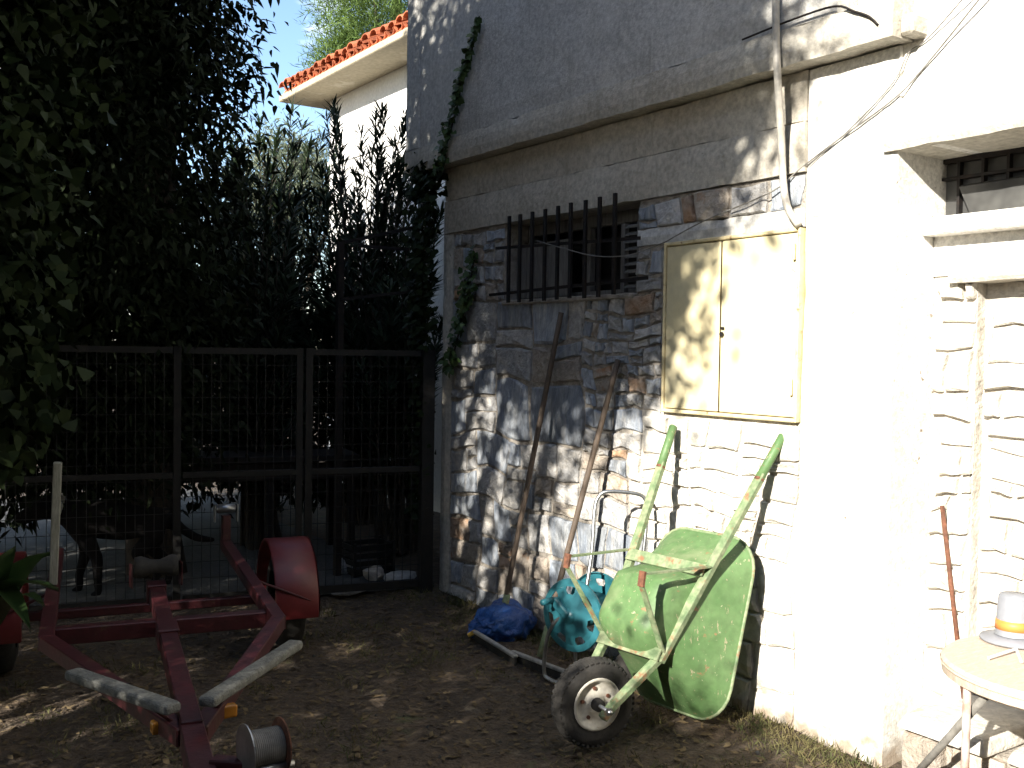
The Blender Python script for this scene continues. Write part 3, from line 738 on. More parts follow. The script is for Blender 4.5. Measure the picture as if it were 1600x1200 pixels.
ivy('thin green ivy shoot climbing the upper concrete wall', [onX(-.13, *p) for p in [(690, 262), (698, 225), (712, 175), (722, 130), (735, 85), (752, 28)]], [.024, .026, .02, .014, .009, .004], 330, 61, .042, -.11)
ivy('dense dark ivy column beside the corner pillar', [(-.02, 6.30, 2.93), (-.08, 6.22, 2.7), (-.12, 6.2, 2.2), (-.12, 6.2, 1.7), (-.10, 6.2, 1.0), (-.1, 6.2, .5)], [.09, .075, .06, .06, .05, .04], 1500, 62, .055)
ivy('ivy strand creeping down the left end of the stone wall', [onX(-.05, *p) for p in [(742, 395), (735, 440), (725, 490), (712, 540), (706, 575)]], [.02, .03, .03, .03, .03], 260, 63, .045, -.03)

# ------------------------------------------------------------------ gate and fence
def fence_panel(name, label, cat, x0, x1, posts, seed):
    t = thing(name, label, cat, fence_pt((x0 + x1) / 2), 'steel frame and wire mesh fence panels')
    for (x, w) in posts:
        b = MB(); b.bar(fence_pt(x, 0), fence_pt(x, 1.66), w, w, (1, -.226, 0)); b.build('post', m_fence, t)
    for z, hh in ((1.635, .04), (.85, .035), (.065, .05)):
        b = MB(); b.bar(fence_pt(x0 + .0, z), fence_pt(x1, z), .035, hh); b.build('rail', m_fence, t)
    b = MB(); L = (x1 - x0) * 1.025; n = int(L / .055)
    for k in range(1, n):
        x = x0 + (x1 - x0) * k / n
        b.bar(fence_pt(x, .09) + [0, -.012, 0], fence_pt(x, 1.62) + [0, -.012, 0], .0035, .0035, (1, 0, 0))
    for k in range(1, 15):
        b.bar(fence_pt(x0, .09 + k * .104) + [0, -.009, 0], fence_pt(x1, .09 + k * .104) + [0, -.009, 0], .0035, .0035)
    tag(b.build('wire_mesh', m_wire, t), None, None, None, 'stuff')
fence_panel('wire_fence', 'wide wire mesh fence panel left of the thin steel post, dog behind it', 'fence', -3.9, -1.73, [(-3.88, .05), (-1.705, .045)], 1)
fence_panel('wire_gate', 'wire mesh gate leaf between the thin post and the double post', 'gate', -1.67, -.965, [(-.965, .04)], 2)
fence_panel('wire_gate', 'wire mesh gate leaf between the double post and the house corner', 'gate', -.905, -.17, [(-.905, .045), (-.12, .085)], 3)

# pergola-like dark frame behind the gate
pf = thing('clothes_rack', 'dark metal rack among the oleanders behind the gate', 'rack', (-.3, 7.0, 0))
D = 7.3
def fr(p, q, w):
    b = MB(); b.bar(dep(D, *p), dep(D, *q), w, w); b.build('frame_bar', m_iron, pf)
b = MB(); b.bar(dep(D, 532, 378), dep(D, 532, 378) * [1, 1, 0], .045, .045, (1, 0, 0)); b.build('upright', m_iron, pf)
b = MB(); b.bar(dep(D, 664, 340), dep(D, 664, 340) * [1, 1, 0], .03, .03, (1, 0, 0)); b.build('upright', m_steel, pf)
fr((532, 380), (662, 352), .022); fr((560, 384), (640, 390), .022); fr((532, 468), (655, 454), .022)

# dark bench, crate, rubble and sacks behind the gate
bench = thing('dark_bench', 'long dark table standing on the paving behind the gate', 'table', (-.75, 7.6, .03))
p0, p1 = np.array([-1.55, 8.0, 0]), np.array([.05, 7.65, 0])
b = MB(); b.bar(p0 + [0, 0, .80], p1 + [0, 0, .80], .55, .05); b.build('table_top', m_iron, bench, bevel=.006)
b = MB(); b.bar(p0 + [.03, -.22, .70], p1 + [-.03, -.22, .70], .03, .13); b.build('apron', m_iron, bench)
for (f_, dy) in ((.06, -.2), (.94, -.2), (.06, .2), (.94, .2), (.55, -.2)):
    c = p0 + (p1 - p0) * f_ + [0, dy, 0]
    b = MB(); b.bar(c + [0, 0, .03], c + [0, 0, .78], .05, .05, (1, 0, 0)); b.build('leg', m_iron, bench)
cr = thing('plastic_crate', 'dark plastic crate standing behind the gate beside the house corner', 'crate', (-.25, 6.75, .03))
cx, cy = -.25, 6.75
for k in range(4):
    z = .05 + k * .055
    b = MB(); b.box(cx - .16, cx + .16, cy - .12, cy - .108, z, z + .035).box(cx - .16, cx + .16, cy + .108, cy + .12, z, z + .035).box(cx - .16, cx - .148, cy - .107, cy + .107, z, z + .035).box(cx + .148, cx + .16, cy - .107, cy + .107, z, z + .035)
    b.build('slat', m_fence, cr)
b = MB(); b.box(cx - .147, cx + .147, cy - .107, cy + .107, .032, .045); b.build('bottom', m_fence, cr)
for sx in (-1, 1):
    for sy in (-1, 1):
        b = MB(); b.bar((cx + sx * .154, cy + sy * .114, .032), (cx + sx * .154, cy + sy * .114, .27), .02, .02, (1, 0, 0)); b.build('corner_post', m_fence, cr)

def lump(name, label, cat, c, size, mt, seed, group=None, amp=.25, n=3, smooth=False, flat=True):
    """an uneven stone or sack: noise-displaced icosphere resting on the ground"""
    import bmesh
    bm = bmesh.new(); bmesh.ops.create_icosphere(bm, subdivisions=n, radius=1)
    for v in bm.verts:
        d = mnoise.noise(v.co * 1.3 + Vector((seed * 3.1, seed, 0))) * amp + mnoise.noise(v.co * 3.5 + Vector((seed, 0, 0))) * amp * .45
        v.co *= 1 + d
        v.co = Vector((v.co.x * size[0], v.co.y * size[1], max(v.co.z, -.55) * size[2]))
    z = min(v.co.z for v in bm.verts)
    for v in bm.verts: v.co.z -= z
    me = bpy.data.meshes.new(name); bm.to_mesh(me); bm.free(); me.materials.append(mt)
    if smooth: me.polygons.foreach_set('use_smooth', np.ones(len(me.polygons), bool))
    o = bpy.data.objects.new(name, me); place(o, c, None)
    return tag(o, label, cat, group)
lump('rubble_stone', 'largest pale rubble stone behind the right gate leaf', 'stone', tuple(onZ(.03, 585, 905)), (.085, .07, .06), m_stone[2], 1, None, .3, 2)
lump('rubble_stone', 'flat pale rubble stone at the foot of the gate', 'stone', tuple(onZ(.03, 625, 908)), (.12, .09, .05), m_stone[1], 2, None, .3, 2)
lump('rubble_stone', 'small rubble stone left of the pale rubble', 'stone', tuple(onZ(.03, 540, 895)), (.06, .06, .07), m_stone[1], 3, None, .3, 2)
lump('rubble_stone', 'flat stone lying in front of the gate beside the corner pillar', 'stone', tuple(onZ(0, 545, 928)), (.13, .07, .03), m_stone[1], 4, None, .3, 2)

# ------------------------------------------------------------------ dog behind the fence
def dog():
    o_ = onZ(.0, 158, 940); base = np.array([o_[0], o_[1] + .16, .0])
    f = unit(np.array([-1, .18, 0]));  s_ = np.array([-f[1], f[0], 0])
    def P(a, q, z): return base + f * a + s_ * q + np.array([0, 0, z])
    V, E, Rd = [], [], []
    def add(p, r, par=None, r2=None):
        V.append(p); Rd.append((r, r2 or r))
        if par is not None: E.append((par, len(V) - 1))
        return len(V) - 1
    chest = add(P(-.06, 0, .47), .125, None, .15)
    sh = add(P(.07, 0, .51), .115, chest, .135)
    nk = add(P(.18, 0, .57), .085, sh)
    nk2 = add(P(.26, 0, .60), .075, nk)
    hd = add(P(.33, 0, .595), .08, nk2)
    mz = add(P(.42, 0, .555), .046, hd); add(P(.49, 0, .53), .034, mz)
    bl = add(P(-.21, 0, .49), .105, chest, .12)
    hip = add(P(-.36, 0, .50), .105, bl, .12)
    rump = add(P(-.44, 0, .50), .075, hip)
    t1 = add(P(-.54, .0, .42), .032, rump); t2 = add(P(-.64, .0, .35), .03, t1); add(P(-.76, 0, .33), .014, t2)
    for q, st in ((-1, .05), (1, -.06)):
        a = add(P(.06, q * .08, .40), .062, sh); e = add(P(.03 + st * .6, q * .09, .27), .040, a); w = add(P(.05 + st, q * .09, .13), .028, e)
        pz = add(P(.045 + st, q * .09, .035), .027, w); add(P(.095 + st, q * .09, .022), .025, pz)
        a = add(P(-.36, q * .08, .38), .078, hip); k = add(P(-.30 - st, q * .095, .28), .055, a); h = add(P(-.44 - st, q * .095, .16), .030, k)
        pz = add(P(-.41 - st, q * .095, .035), .026, h); add(P(-.36 - st, q * .095, .022), .025, pz)
    for q in (-1, 1):
        e = add(P(.31, q * .055, .65), .026, hd); add(P(.285, q * .09, .59), .014, e)
    V = np.array(V)
    me = bpy.data.meshes.new('dog'); me.from_pydata((V - base).tolist(), E, []); me.materials.append(m_dog)
    o = bpy.data.objects.new('dog', me); place(o, base, None)
    sk = o.modifiers.new('skin', 'SKIN'); sk.use_smooth_shade = True
    for i, (r, r2) in enumerate(Rd):
        me.skin_vertices[0].data[i].radius = (r, r2); me.skin_vertices[0].data[i].use_root = (i == 0)
    sb = o.modifiers.new('sub', 'SUBSURF'); sb.levels = 2; sb.render_levels = 2
    tag(o, 'black dog standing side-on behind the wire fence', 'dog')
    b = MB(); cpt = P(.22, 0, .585)
    ax = unit(P(.26, 0, .61) - P(.16, 0, .58)); b.lathe([(-.012, .092), (.012, .092), (.012, .082), (-.012, .082)], cpt, ax, 16, closed=True)
    c = b.build('collar', m_board, o)
dog()

# ------------------------------------------------------------------ boat trailer
P1 = onZ(.40, 300, 1150); P2 = onZ(.45, 435, 972); P3 = onZ(.45, 72, 1003)
mid = (P2 + P3) / 2; e = unit((mid - P1) * [1, 1, 0]); r = np.array([e[1], -e[0], 0])
hw = np.linalg.norm((P2 - P3)[:2]) / 2; la = ((mid - P1) @ e)
O = np.array([P1[0], P1[1], 0])
def T(a, q, z): return O + e * a + r * q + np.array([0, 0, z])
tr = thing('boat_trailer', 'red steel boat trailer with grey padded bunks in the shade', 'trailer', tuple(T(.8, 0, 0)))
def tb(name, p, q, w=.06, h=.06, mt=m_red, **k):
    b = MB(); b.bar(p, q, w, h); return b.build(name, mt, tr, bevel=.004)
tb('drawbar', T(-1.0, 0, .36), T(.06, 0, .40), .075, .085)
tb('side_arm', T(.0, .02, .40), T(la, hw, .45)); tb('side_arm', T(.0, -.02, .40), T(la, -hw, .45))
tb('side_rail', T(la - .02, hw, .45), T(la + 1.88, hw, .46)); tb('side_rail', T(la - .02, -hw, .45), T(la + 1.88, -hw, .46))
tb('keel_beam', T(.0, 0, .415), T(la + .75, 0, .455), .07, .07)
tb('keel_sleeve', T(la - .10, 0, .44), T(la + .06, 0, .447), .085, .085)
tb('keel_sleeve', T(la + .68, 0, .455), T(la + .78, 0, .46), .09, .09)
tb('cross_beam', T(la + .16, -hw + .03, .43), T(la + .16, hw - .03, .43), .06, .07)
tb('axle', T(la + 1.2, -hw - .20, .27), T(la + 1.2, hw + .20, .27), .045, .045)
# keel roller
b = MB(); b.lathe([(-.10, .0), (-.10, .05), (-.07, .055), (-.02, .035), (.02, .035), (.07, .055), (.10, .05), (.10, 0)], T(la + .74, 0, .58), r, 16)
b.build('keel_roller', m_tyre, tr, True)
tb('roller_bracket', T(la + .74, -.115, .48), T(la + .74, -.115, .60), .05, .008); tb('roller_bracket', T(la + .74, .115, .48), T(la + .74, .115, .60), .05, .008)
# padded bunks
def bunk(pa, pb, label=None):
    a_, b_ = onZ(.52, *pa), onZ(.52, *pb); d = unit(b_ - a_); L = np.linalg.norm(b_ - a_)
    m_ = MB(); m_.bar(a_, b_, .062, .036)
    return m_.build('padded_bunk', m_bunk, tr, False, None, .013, 3), a_, b_
for pa, pb, u_ in (((112, 1052), (272, 1108), (205, 1112)), ((322, 1098), (463, 1006), (392, 1082))):
    bk, a_, b_ = bunk(pa, pb)
    c = (a_ + b_) / 2
    for t_ in (.3, .75):
        p = a_ + (b_ - a_) * t_; sg_ = 1 if u_[0] > 300 else -1; q0_, q1_ = T(0, sg_ * .02, .42), T(la, sg_ * hw, .465)
        k_ = np.clip((p - q0_) @ (q1_ - q0_) / ((q1_ - q0_) @ (q1_ - q0_)), 0, 1); tb('bunk_bracket', p - [0, 0, .015], q0_ + (q1_ - q0_) * k_, .03, .012, m_red)
    q_ = onZ(.45, *u_); k_ = np.clip((q_ - q0_) @ (q1_ - q0_) / ((q1_ - q0_) @ (q1_ - q0_)), 0, 1); q_ = q0_ + (q1_ - q0_) * k_ + [.0, -.055, -.03]
    m_ = MB(); m_.box(q_[0] - .035, q_[0] + .035, q_[1] - .02, q_[1] + .02, q_[2] - .022, q_[2] + .022); m_.build('side_reflector', m_amber, tr, bevel=.008, seg=2)
# wheels and fenders
for sg in (1, -1):
    wc = T(la + 1.2, sg * (hw + .25), .27)
    wh = MB(); wh.lathe([(-.075, .15), (-.078, .20), (-.06, .255), (-.03, .268), (.03, .268), (.06, .255), (.078, .20), (.075, .15)], wc, r, 28)
    who = wh.build('wheel', m_tyre, tr, True)
    b = MB(); b.lathe([(-.05, .155), (-.03, .13), (-.045, .05), (-.06, 0)], wc, r * sg * -1, 20); b.build('rim', m_rimwhite, who, True)
    b = MB(); V, Fc = [], []
    n = 15
    for side in (-1, 1):
        for (rad) in (.33, .315):
            for k in range(n):
                a = math.radians(-8 + 196 * k / (n - 1)); V.append(wc + r * side * .115 + e * -math.cos(a) * rad * 1.03 + np.array([0, 0, math.sin(a) * rad]))
    def ix(s_, rd, k): return (s_ * 2 + rd) * n + k
    for k in range(n - 1):
        Fc += [(ix(0, 0, k), ix(0, 0, k + 1), ix(1, 0, k + 1), ix(1, 0, k)), (ix(1, 1, k), ix(1, 1, k + 1), ix(0, 1, k + 1), ix(0, 1, k)),
               (ix(0, 1, k), ix(0, 1, k + 1), ix(0, 0, k + 1), ix(0, 0, k)), (ix(1, 0, k), ix(1, 0, k + 1), ix(1, 1, k + 1), ix(1, 1, k))]
    Fc += [(ix(0, 0, 0), ix(1, 0, 0), ix(1, 1, 0), ix(0, 1, 0)), (ix(0, 0, n - 1), ix(0, 1, n - 1), ix(1, 1, n - 1), ix(1, 0, n - 1))]
    b.add(V, Fc)
    # side skirt
    V2 = []; 
    for k in range(n):
        a = math.radians(-8 + 196 * k / (n - 1)); V2.append(wc + r * sg * .118 + e * -math.cos(a) * .331 * 1.03 + np.array([0, 0, math.sin(a) * .331]))
    for k in range(n):
        a = math.radians(-8 + 196 * k / (n - 1)); V2.append(wc + r * sg * .118 + e * -math.cos(a) * .265 * 1.03 + np.array([0, 0, math.sin(a) * .265]))
    b.add(V2, [(k, k + 1, n + k + 1, n + k) for k in range(n - 1)])
    fo = b.build('fender', m_fender, tr, True, bevel=.012, seg=2)
    tb('fender_strut', T(la + .88, sg * hw, .46), T(la + .88, sg * (hw + .36), .30), .03, .012)
# upright guides
a_ = T(la + .95, -hw, .48); 
b = MB(); b.bar(a_, a_ + np.array([.02, 0, .60]), .075, .04, tuple(r)); b.build('guide_board', m_board, tr, bevel=.004)
a_ = T(la + 1.85, hw, .48)
b = MB(); b.bar(a_ - [0, 0, .02], a_ + [0, 0, .16], .045, .045, (1, 0, 0)); b.build('roller_post', m_red, tr)
b = MB(); b.lathe([(-.06, .012), (-.05, .028), (.05, .028), (.06, .012)], a_ + [0, 0, .20], r, 12, cap=True); b.build('end_roller', m_steel, tr, True)
for q in (-.066, .066):
    b = MB(); b.bar(a_ + r * q + [0, 0, .12], a_ + r * q + [0, 0, .225], .03, .006); b.build('roller_fork', m_steel, tr)
# winch on the drawbar
wc = dep(3.0, 412, 1168); wa = unit(r * .95 + e * .2)
tb('winch_bracket', T(-.30, .03, .42), wc + [0, 0, -.06], .05, .04)
b = MB(); b.lathe([(-.05, .03), (-.05, .05), (.05, .05), (.05, .03)], wc, wa, 24); wd = b.build('winch_drum', m_steel, tr, True)
b = MB()
for k in range(17): b.lathe([(-.004, .052), (-.002, .0545), (.002, .0545), (.004, .052)], wc + wa * (-.046 + k * .00575), wa, 20)
b.build('cable_winding', m_cable, wd, True)
for s_ in (-1, 1):
    b = MB(); b.lathe([(-.002, .0), (-.002, .078), (.002, .078), (.002, 0)], wc + wa * s_ * .054, wa, 26); b.build('flange', m_steel if s_ < 0 else m_rust, wd)
b = MB(); b.tube([wc - wa * .075 + e * -.04 - [0, 0, .05], wc + wa * .085 + e * -.04 - [0, 0, .05]], .012, 10); b.build('cross_shaft', m_steel, wd, True)

# ------------------------------------------------------------------ broad-leaved plant at the left edge
pl = thing('broad_leaf_plant', 'green broad-leaved plant at the left frame edge beside the trailer', 'plant', tuple(onZ(0, -30, 1130)))
pb = WORLD[pl.name]
rng = np.random.default_rng(71)
for k, (u, v, d) in enumerate([(25, 858, 3.3), (78, 868, 3.25), (92, 925, 3.1), (48, 990, 3.0), (-20, 880, 3.3), (70, 950, 3.4)]):
    tip = dep(d, u, v); st = np.array([pb[0] + rng.uniform(-.05, .05), pb[1] + rng.uniform(-.05, .05), .25 + .09 * k % .3])
    V, Fc = [], []; n = 7
    dd = tip - st; sd = unit(np.cross(dd, (0.2, .5, 1)))
    for i in range(n):
        t_ = i / (n - 1); c = st + dd * t_ + np.array([0, 0, .10 * math.sin(math.pi * t_)]); w = .048 * math.sin(math.pi * min(1, t_ ** .8 * .97 + .03)) ** .8
        V += [c - sd * w + [0, 0, .012], c, c + sd * w + [0, 0, .012]]
    for i in range(n - 1):
        Fc += [(i * 3, i * 3 + 1, i * 3 + 4, i * 3 + 3), (i * 3 + 1, i * 3 + 2, i * 3 + 5, i * 3 + 4)]
    link_mesh('leaf', V, Fc, lf_lily, pl, True)
b = MB(); b.tube([pb, pb + [0, 0, .5]], [.02, .012], 7); b.build('stem', m_bark, pl)

# ------------------------------------------------------------------ blue bag
lump('plastic_bag', 'crumpled blue plastic bag lying at the foot of the stone wall', 'bag', tuple(onZ(0, 785, 992)), (.19, .15, .125), m_blue, 5, None, .22, 5, True)
bag = bpy.data.objects['plastic_bag']
for v in bag.data.vertices:
    c = v.co
    k = mnoise.noise(Vector((c.x * 14, c.y * 14, c.z * 20))) * .014 + abs(mnoise.noise(Vector((c.x * 26, c.y * 20, c.z * 30)))) * .012
    v.co = c + v.normal * k
    if c.x < -.12: v.co.x *= 1 + (-.12 - c.x) * 2.2; v.co.z *= .8

# ------------------------------------------------------------------ squeegees leaning on the wall
def squeegee(label, top, foot, h0, h1, tipcol):
    t = thing('floor_squeegee', label, 'squeegee', tuple(foot))
    b = MB(); b.tube([top, (top * .5 + foot * .5) + [0, .01, 0], foot + [0, 0, .05]], .0155, 9, smoothpath=4); b.build('handle', m_handle, t, True)
    b = MB(); b.tube([foot + (top - foot) * .10 + [0, 0, .03], foot + [0, 0, .03]], [.02, .024], 10); b.build('socket', m_green_old, t, True)
    b = MB(); b.bar(h0, h1, .03, .016); b.build('head_bar', m_alu, t, bevel=.004)
    b = MB(); b.bar(h0 - [0, 0, .03], h1 - [0, 0, .03], .012, .04); b.build('rubber_blade', m_tyre, t)
    if tipcol:
        d = unit(h0 - h1); b = MB(); b.bar(h0 + d * .002, h0 + d * .05 + [-.02, -.01, -.03], .03, .025); b.build('end_tip', m_ochrehandle, t, bevel=.004)
squeegee('brown-handled squeegee leaning on the stone wall behind the blue bag', onX(-.06, 877, 488), onZ(.03, 783, 985), onZ(.055, 742, 987), onZ(.055, 806, 1026), True)
squeegee('shorter-handled squeegee leaning behind the teal hose reel', onX(-.05, 966, 562), onZ(.03, 845, 1035), onZ(.055, 800, 1018), onZ(.055, 890, 1052), False)

# ------------------------------------------------------------------ hose reel cart
rc = dep(5.05, 893, 962); ra = unit(np.array([.96, .26, 0])); rl = np.array([-ra[1], ra[0], 0])
hr = thing('hose_reel_cart', 'teal plastic hose reel on a steel tube cart behind the wheelbarrow', 'hose reel', (rc[0] + .1, rc[1], 0))
def flange(c, sgn, name):
    b = MB(); R_ = .178; n = 42
    def ring(r0, r1, d0, d1):
        b.lathe([(d0, r0), (d1, r1), (d1 + .006, r1), (d0 + .006, r0)], c, ra * sgn, n, closed=True)
    ring(.145, R_, -.004, 0); b.lathe([(0, R_), (.012, R_ + .004), (.024, R_), (.012, R_ - .006)], c, ra * sgn, n, closed=True)
    ring(.03, .108, -.024, -.012)
    for k in range(7):
        a0 = 2 * math.pi * k / 7 + .2
        V = []
        for (rad, hwid, d) in ((.105, .40, -.013), (.126, .34, -.010), (.148, .46, -.004)):
            for s_ in (-1, 1):
                a = a0 + s_ * hwid * (.082 / rad) * 1.0
                for dd in (0, .006): V.append(c + ra * sgn * (d + dd) + rad * (math.cos(a) * rl + math.sin(a) * np.array([0, 0, 1])))
        Fc = []
        for i in range(2):
            o_ = i * 4
            Fc += [(o_, o_ + 2, o_ + 6, o_ + 4), (o_ + 1, o_ + 5, o_ + 7, o_ + 3), (o_, o_ + 4, o_ + 5, o_ + 1), (o_ + 2, o_ + 3, o_ + 7, o_ + 6)]
        b.add(V, Fc)
    return b.build(name, m_teal, hr, False)
flange(rc, 1, 'reel_flange'); flange(rc + ra * .24, -1, 'reel_flange')
b = MB(); b.lathe([(.0, .0), (.0, .075), (.24, .075), (.24, 0)], rc, ra, 24); b.build('drum', m_teal, hr, True)
b = MB(); b.lathe([(-.035, .0), (-.035, .035), (.0, .042), (.01, .042)], rc, ra, 20); b.build('hub_cap', m_teal, hr, True)
b = MB(); b.bar(rc - ra * .03, rc - ra * .03 + rl * .09 + [0, 0, .07], .05, .03, tuple(ra)); b.build('crank', m_teal, hr, bevel=.01, seg=2)
b = MB(); pz = rc - ra * .03 + rl * .09 + [0, 0, .07]; b.tube([pz, pz - ra * .09], .015, 10); b.build('crank_grip', m_teal, hr, True)
top = dep(5.0, 968, 770)
for s_, q0 in ((-1, -.01), (1, .25)):
    b0 = rc + ra * q0
    foot = np.array([b0[0], b0[1], 0.012])
    b = MB(); b.tube([foot + rl * -.16 + [0, 0, .0], foot + rl * .10, foot + rl * .16 + [0, 0, .05], b0 + rl * .13 + [0, 0, -.10], b0 + rl * .02 + [0, 0, .02]], .010, 8, smoothpath=5)
    b.build('foot_tube', m_steel, hr, True)
b = MB(); b.tube([dep(5.02, 905, 985), dep(5.1, 924, 870), dep(5.14, 929, 800), dep(5.15, 935, 777), dep(5.15, 950, 768), dep(5.15, 993, 771), dep(5.15, 1008, 780), dep(5.14, 1011, 802), dep(5.12, 1006, 860), dep(5.1, 990, 985)], .010, 9, smoothpath=4)
b.build('handle', m_steel, hr, True)
for q in (-.02, .26):
    b = MB(); b.lathe([(-.018, 0), (-.018, .06), (-.01, .075), (.01, .075), (.018, .06), (.018, 0)], np.array([*(rc + ra * q - rl * .16)[:2], .075]), ra, 18); b.build('wheel', m_tyre, hr, True)

# ------------------------------------------------------------------ wheelbarrow tipped up against the wall
WB = np.array([-.87, 3.33, 0]); yw = math.radians(6)
ws = np.array([math.cos(yw), math.sin(yw), 0]); wq = np.array([math.sin(yw), -math.cos(yw), 0])   # towards wall, towards camera right
def B(s_, h, q): return WB + ws * s_ + wq * q + np.array([0, 0, h])
wb = thing('wheelbarrow', 'green metal wheelbarrow tipped up on its nose against the wall', 'wheelbarrow', tuple(WB))
K = np.array([.235, .375]); G = np.array([.845, 1.30]); dv = (G - K) / np.linalg.norm(G - K); mv = np.array([dv[1], -dv[0]])
LEN = np.linalg.norm(G - K)
def BT(a, w, q): p = K + dv * a + mv * w; return B(p[0], p[1], q)
for sg in (1, -1):
    def qa(a): return sg * (.165 + .155 * max(a, 0) / LEN)
    b = MB(); b.bar(BT(-.02, 0, qa(0)), BT(LEN - .20, 0, qa(LEN - .2)), .032, .040, tuple(wq)); rl_ = b.build('handle_rail', m_green_old, wb, bevel=.004)
    b = MB(); b.tube([BT(LEN - .23, 0, qa(LEN - .23)), BT(LEN - .005, 0, qa(LEN)), BT(LEN, 0, qa(LEN))], [.021, .0205, .016], 12); b.build('grip', m_green, rl_, True)
    b = MB(); b.lathe([(-.006, .0225), (.006, .0225)], BT(LEN - .23, 0, qa(LEN - .23)), unit(BT(1, 0, 0) - BT(0, 0, 0)), 12, cap=True); b.build('grip_collar', m_rust, rl_)
    b = MB(); b.bar(BT(.01, 0, qa(0)), B(.02, .20, sg * .10), .030, .038, tuple(wq)); b.bar(B(.02, .20, sg * .10), B(-.04, .155, sg * .098), .030, .038, tuple(wq)); b.build('fork_arm', m_green_old, wb, bevel=.003)
    # V-shaped strap leg
    A_ = BT(.43, -.02, qa(.43) + sg * .01); Fp = B(.075, .755, .20 if sg > 0 else -.245); Fp2 = B(.065, .715, .20 if sg > 0 else -.245); B_ = BT(.02, -.02, qa(.0) + sg * .012)
    b = MB()
    for p, q in ((A_, Fp), (Fp, Fp2), (Fp2, B_)): b.bar(p, q, .028, .007, tuple(np.cross(wq, unit(q - p))))
    b.build('leg', m_green_old, wb)
    b = MB(); b.bar(Fp + [0, 0, .012], Fp2 - [0, 0, .01], .030, .012, tuple(ws)); b.build('rusty_foot', m_rust, wb)
for (a, hw_, w_) in ((.0, .18, -.03), (.405, .225, -.03)):
    b = MB(); b.bar(BT(a, w_, -hw_), BT(a, w_, hw_), .055, .012, tuple(np.append(mv[0] * ws[:2], mv[1]))); b.build('cross_plate', m_green_old, wb, bevel=.002)
# tray: lofted rounded rectangles, with thickness and rolled rim
def rrect(a0, a1, h, rad, n=7):
    out = []
    for (ca, cq, st) in ((a1 - rad, h - rad, 0), (a0 + rad, h - rad, 90), (a0 + rad, -h + rad, 180), (a1 - rad, -h + rad, 270)):
        for k in range(n):
            t = math.radians(st + 90 * k / (n - 1)); out.append((ca + rad * math.cos(t), cq + rad * math.sin(t)))
    return out
RIM0, RIM1, RQ = -.12, .655, .285
def rimw(a): return .17 + (RIM1 - a) / (RIM1 - RIM0) * .24
rows = []
FL0, FL1 = -.015, .395
fl = rrect(FL0, FL1, .172, .125); rm = rrect(RIM0, RIM1, RQ, .15)
def floorw(a): return -.012 - .135 * min(1.0, 1.45 * max(0.0, math.sin(math.pi * min(max((a - FL0 + .02) / (FL1 - FL0 + .01), 0), 1))))
fc = (FL0 + FL1) / 2 - .02
for sc_ in (.25, .5, .72, .88, .96):
    rows.append([(fc + (a - fc) * sc_, floorw(fc + (a - fc) * sc_) * (1 - .35 * sc_ ** 6 * abs(q / .172) ** 3), q * sc_) for a, q in fl])
for t, bl in ((0, 0), (.10, .06), (.30, .22), (.55, .48), (.80, .76), (.95, .94), (1, 1)):
    row = []
    for (pf_, pr_) in zip(fl, rm):
        a = pf_[0] + (pr_[0] - pf_[0]) * bl; q = pf_[1] + (pr_[1] - pf_[1]) * bl
        wf = floorw(pf_[0]) * (1 - .35 * abs(pf_[1] / .172) ** 3) * .8
        row.append((a, wf + (rimw(pr_[0]) - wf) * t, q))
    rows.append(row)
V, Fc = [], []; n = len(fl)
for off in (0, .004):
    for row in rows: V += [BT(a, w + off * 1.2, q * (1 - off * 1.5)) for a, w, q in row]
    V.append(BT(fc, floorw(fc) + off * 1.2, 0))
m_ = len(rows) * n + 1
for s_ in (0, 1):
    for i in range(len(rows) - 1):
        for k in range(n):
            f4 = (s_ * m_ + i * n + k, s_ * m_ + i * n + (k + 1) % n, s_ * m_ + (i + 1) * n + (k + 1) % n, s_ * m_ + (i + 1) * n + k)
            Fc.append(f4 if s_ else f4[::-1])
    for k in range(n):
        f3 = (s_ * m_ + (k + 1) % n, s_ * m_ + k, s_ * m_ + m_ - 1); Fc.append(f3 if s_ else f3[::-1])
tray = link_mesh('tray', V, Fc, m_green, wb, True)
b = MB(); loop = [BT(a, w, q) for a, w, q in rows[-1]]; b.tube(loop + [loop[0]], .0075, 7, cap=False); b.build('tray_rim', m_green_old, tray, True)
# wheel
wc = B(0, .19, 0); wy = math.radians(-9); wq_, ws_ = wq, ws
ws = np.array([math.cos(wy), math.sin(wy), 0]); wq = np.array([math.sin(wy), -math.cos(wy), 0])   # the wheel sits askew in its fork
b = MB(); b.lathe([(-.035, .108), (-.047, .135), (-.044, .165), (-.030, .182), (.0, .187), (.030, .182), (.044, .165), (.047, .135), (.035, .108)], wc, wq, 40)
wheel = b.build('wheel', m_tyre, wb, True)
b = MB()
vz = np.array([0, 0, 1.])
for k in range(44):
    a = 2 * math.pi * k / 44
    for sg in (-1, 1):
        aa = a + sg * .035
        d = math.cos(aa) * ws + math.sin(aa) * vz; t_ = -math.sin(aa) * ws + math.cos(aa) * vz
        b.bar(wc + d * .184 + wq * sg * .006, wc + d * .172 + wq * sg * .042 , .013, .012, tuple(d))
b.build('tread', m_tyre, wheel)
b = MB(); b.lathe([(.040, .112), (.047, .106), (.036, .095), (.020, .085), (.018, .045), (.030, .036), (.030, .0)], wc, wq, 32); b.lathe([(-.040, .112), (-.047, .106), (-.036, .095), (-.020, .0)], wc, wq, 32)
rim = b.build('rim', m_rimwhite, wheel, True)
for k in range(5):
    a = 2 * math.pi * k / 5 + .4; d = math.cos(a) * ws + math.sin(a) * vz
    b = MB(); b.lathe([(.018, .0085), (.026, .0085), (.026, 0)], wc + d * .064, wq, 6); b.build('bolt', m_rust, wheel)
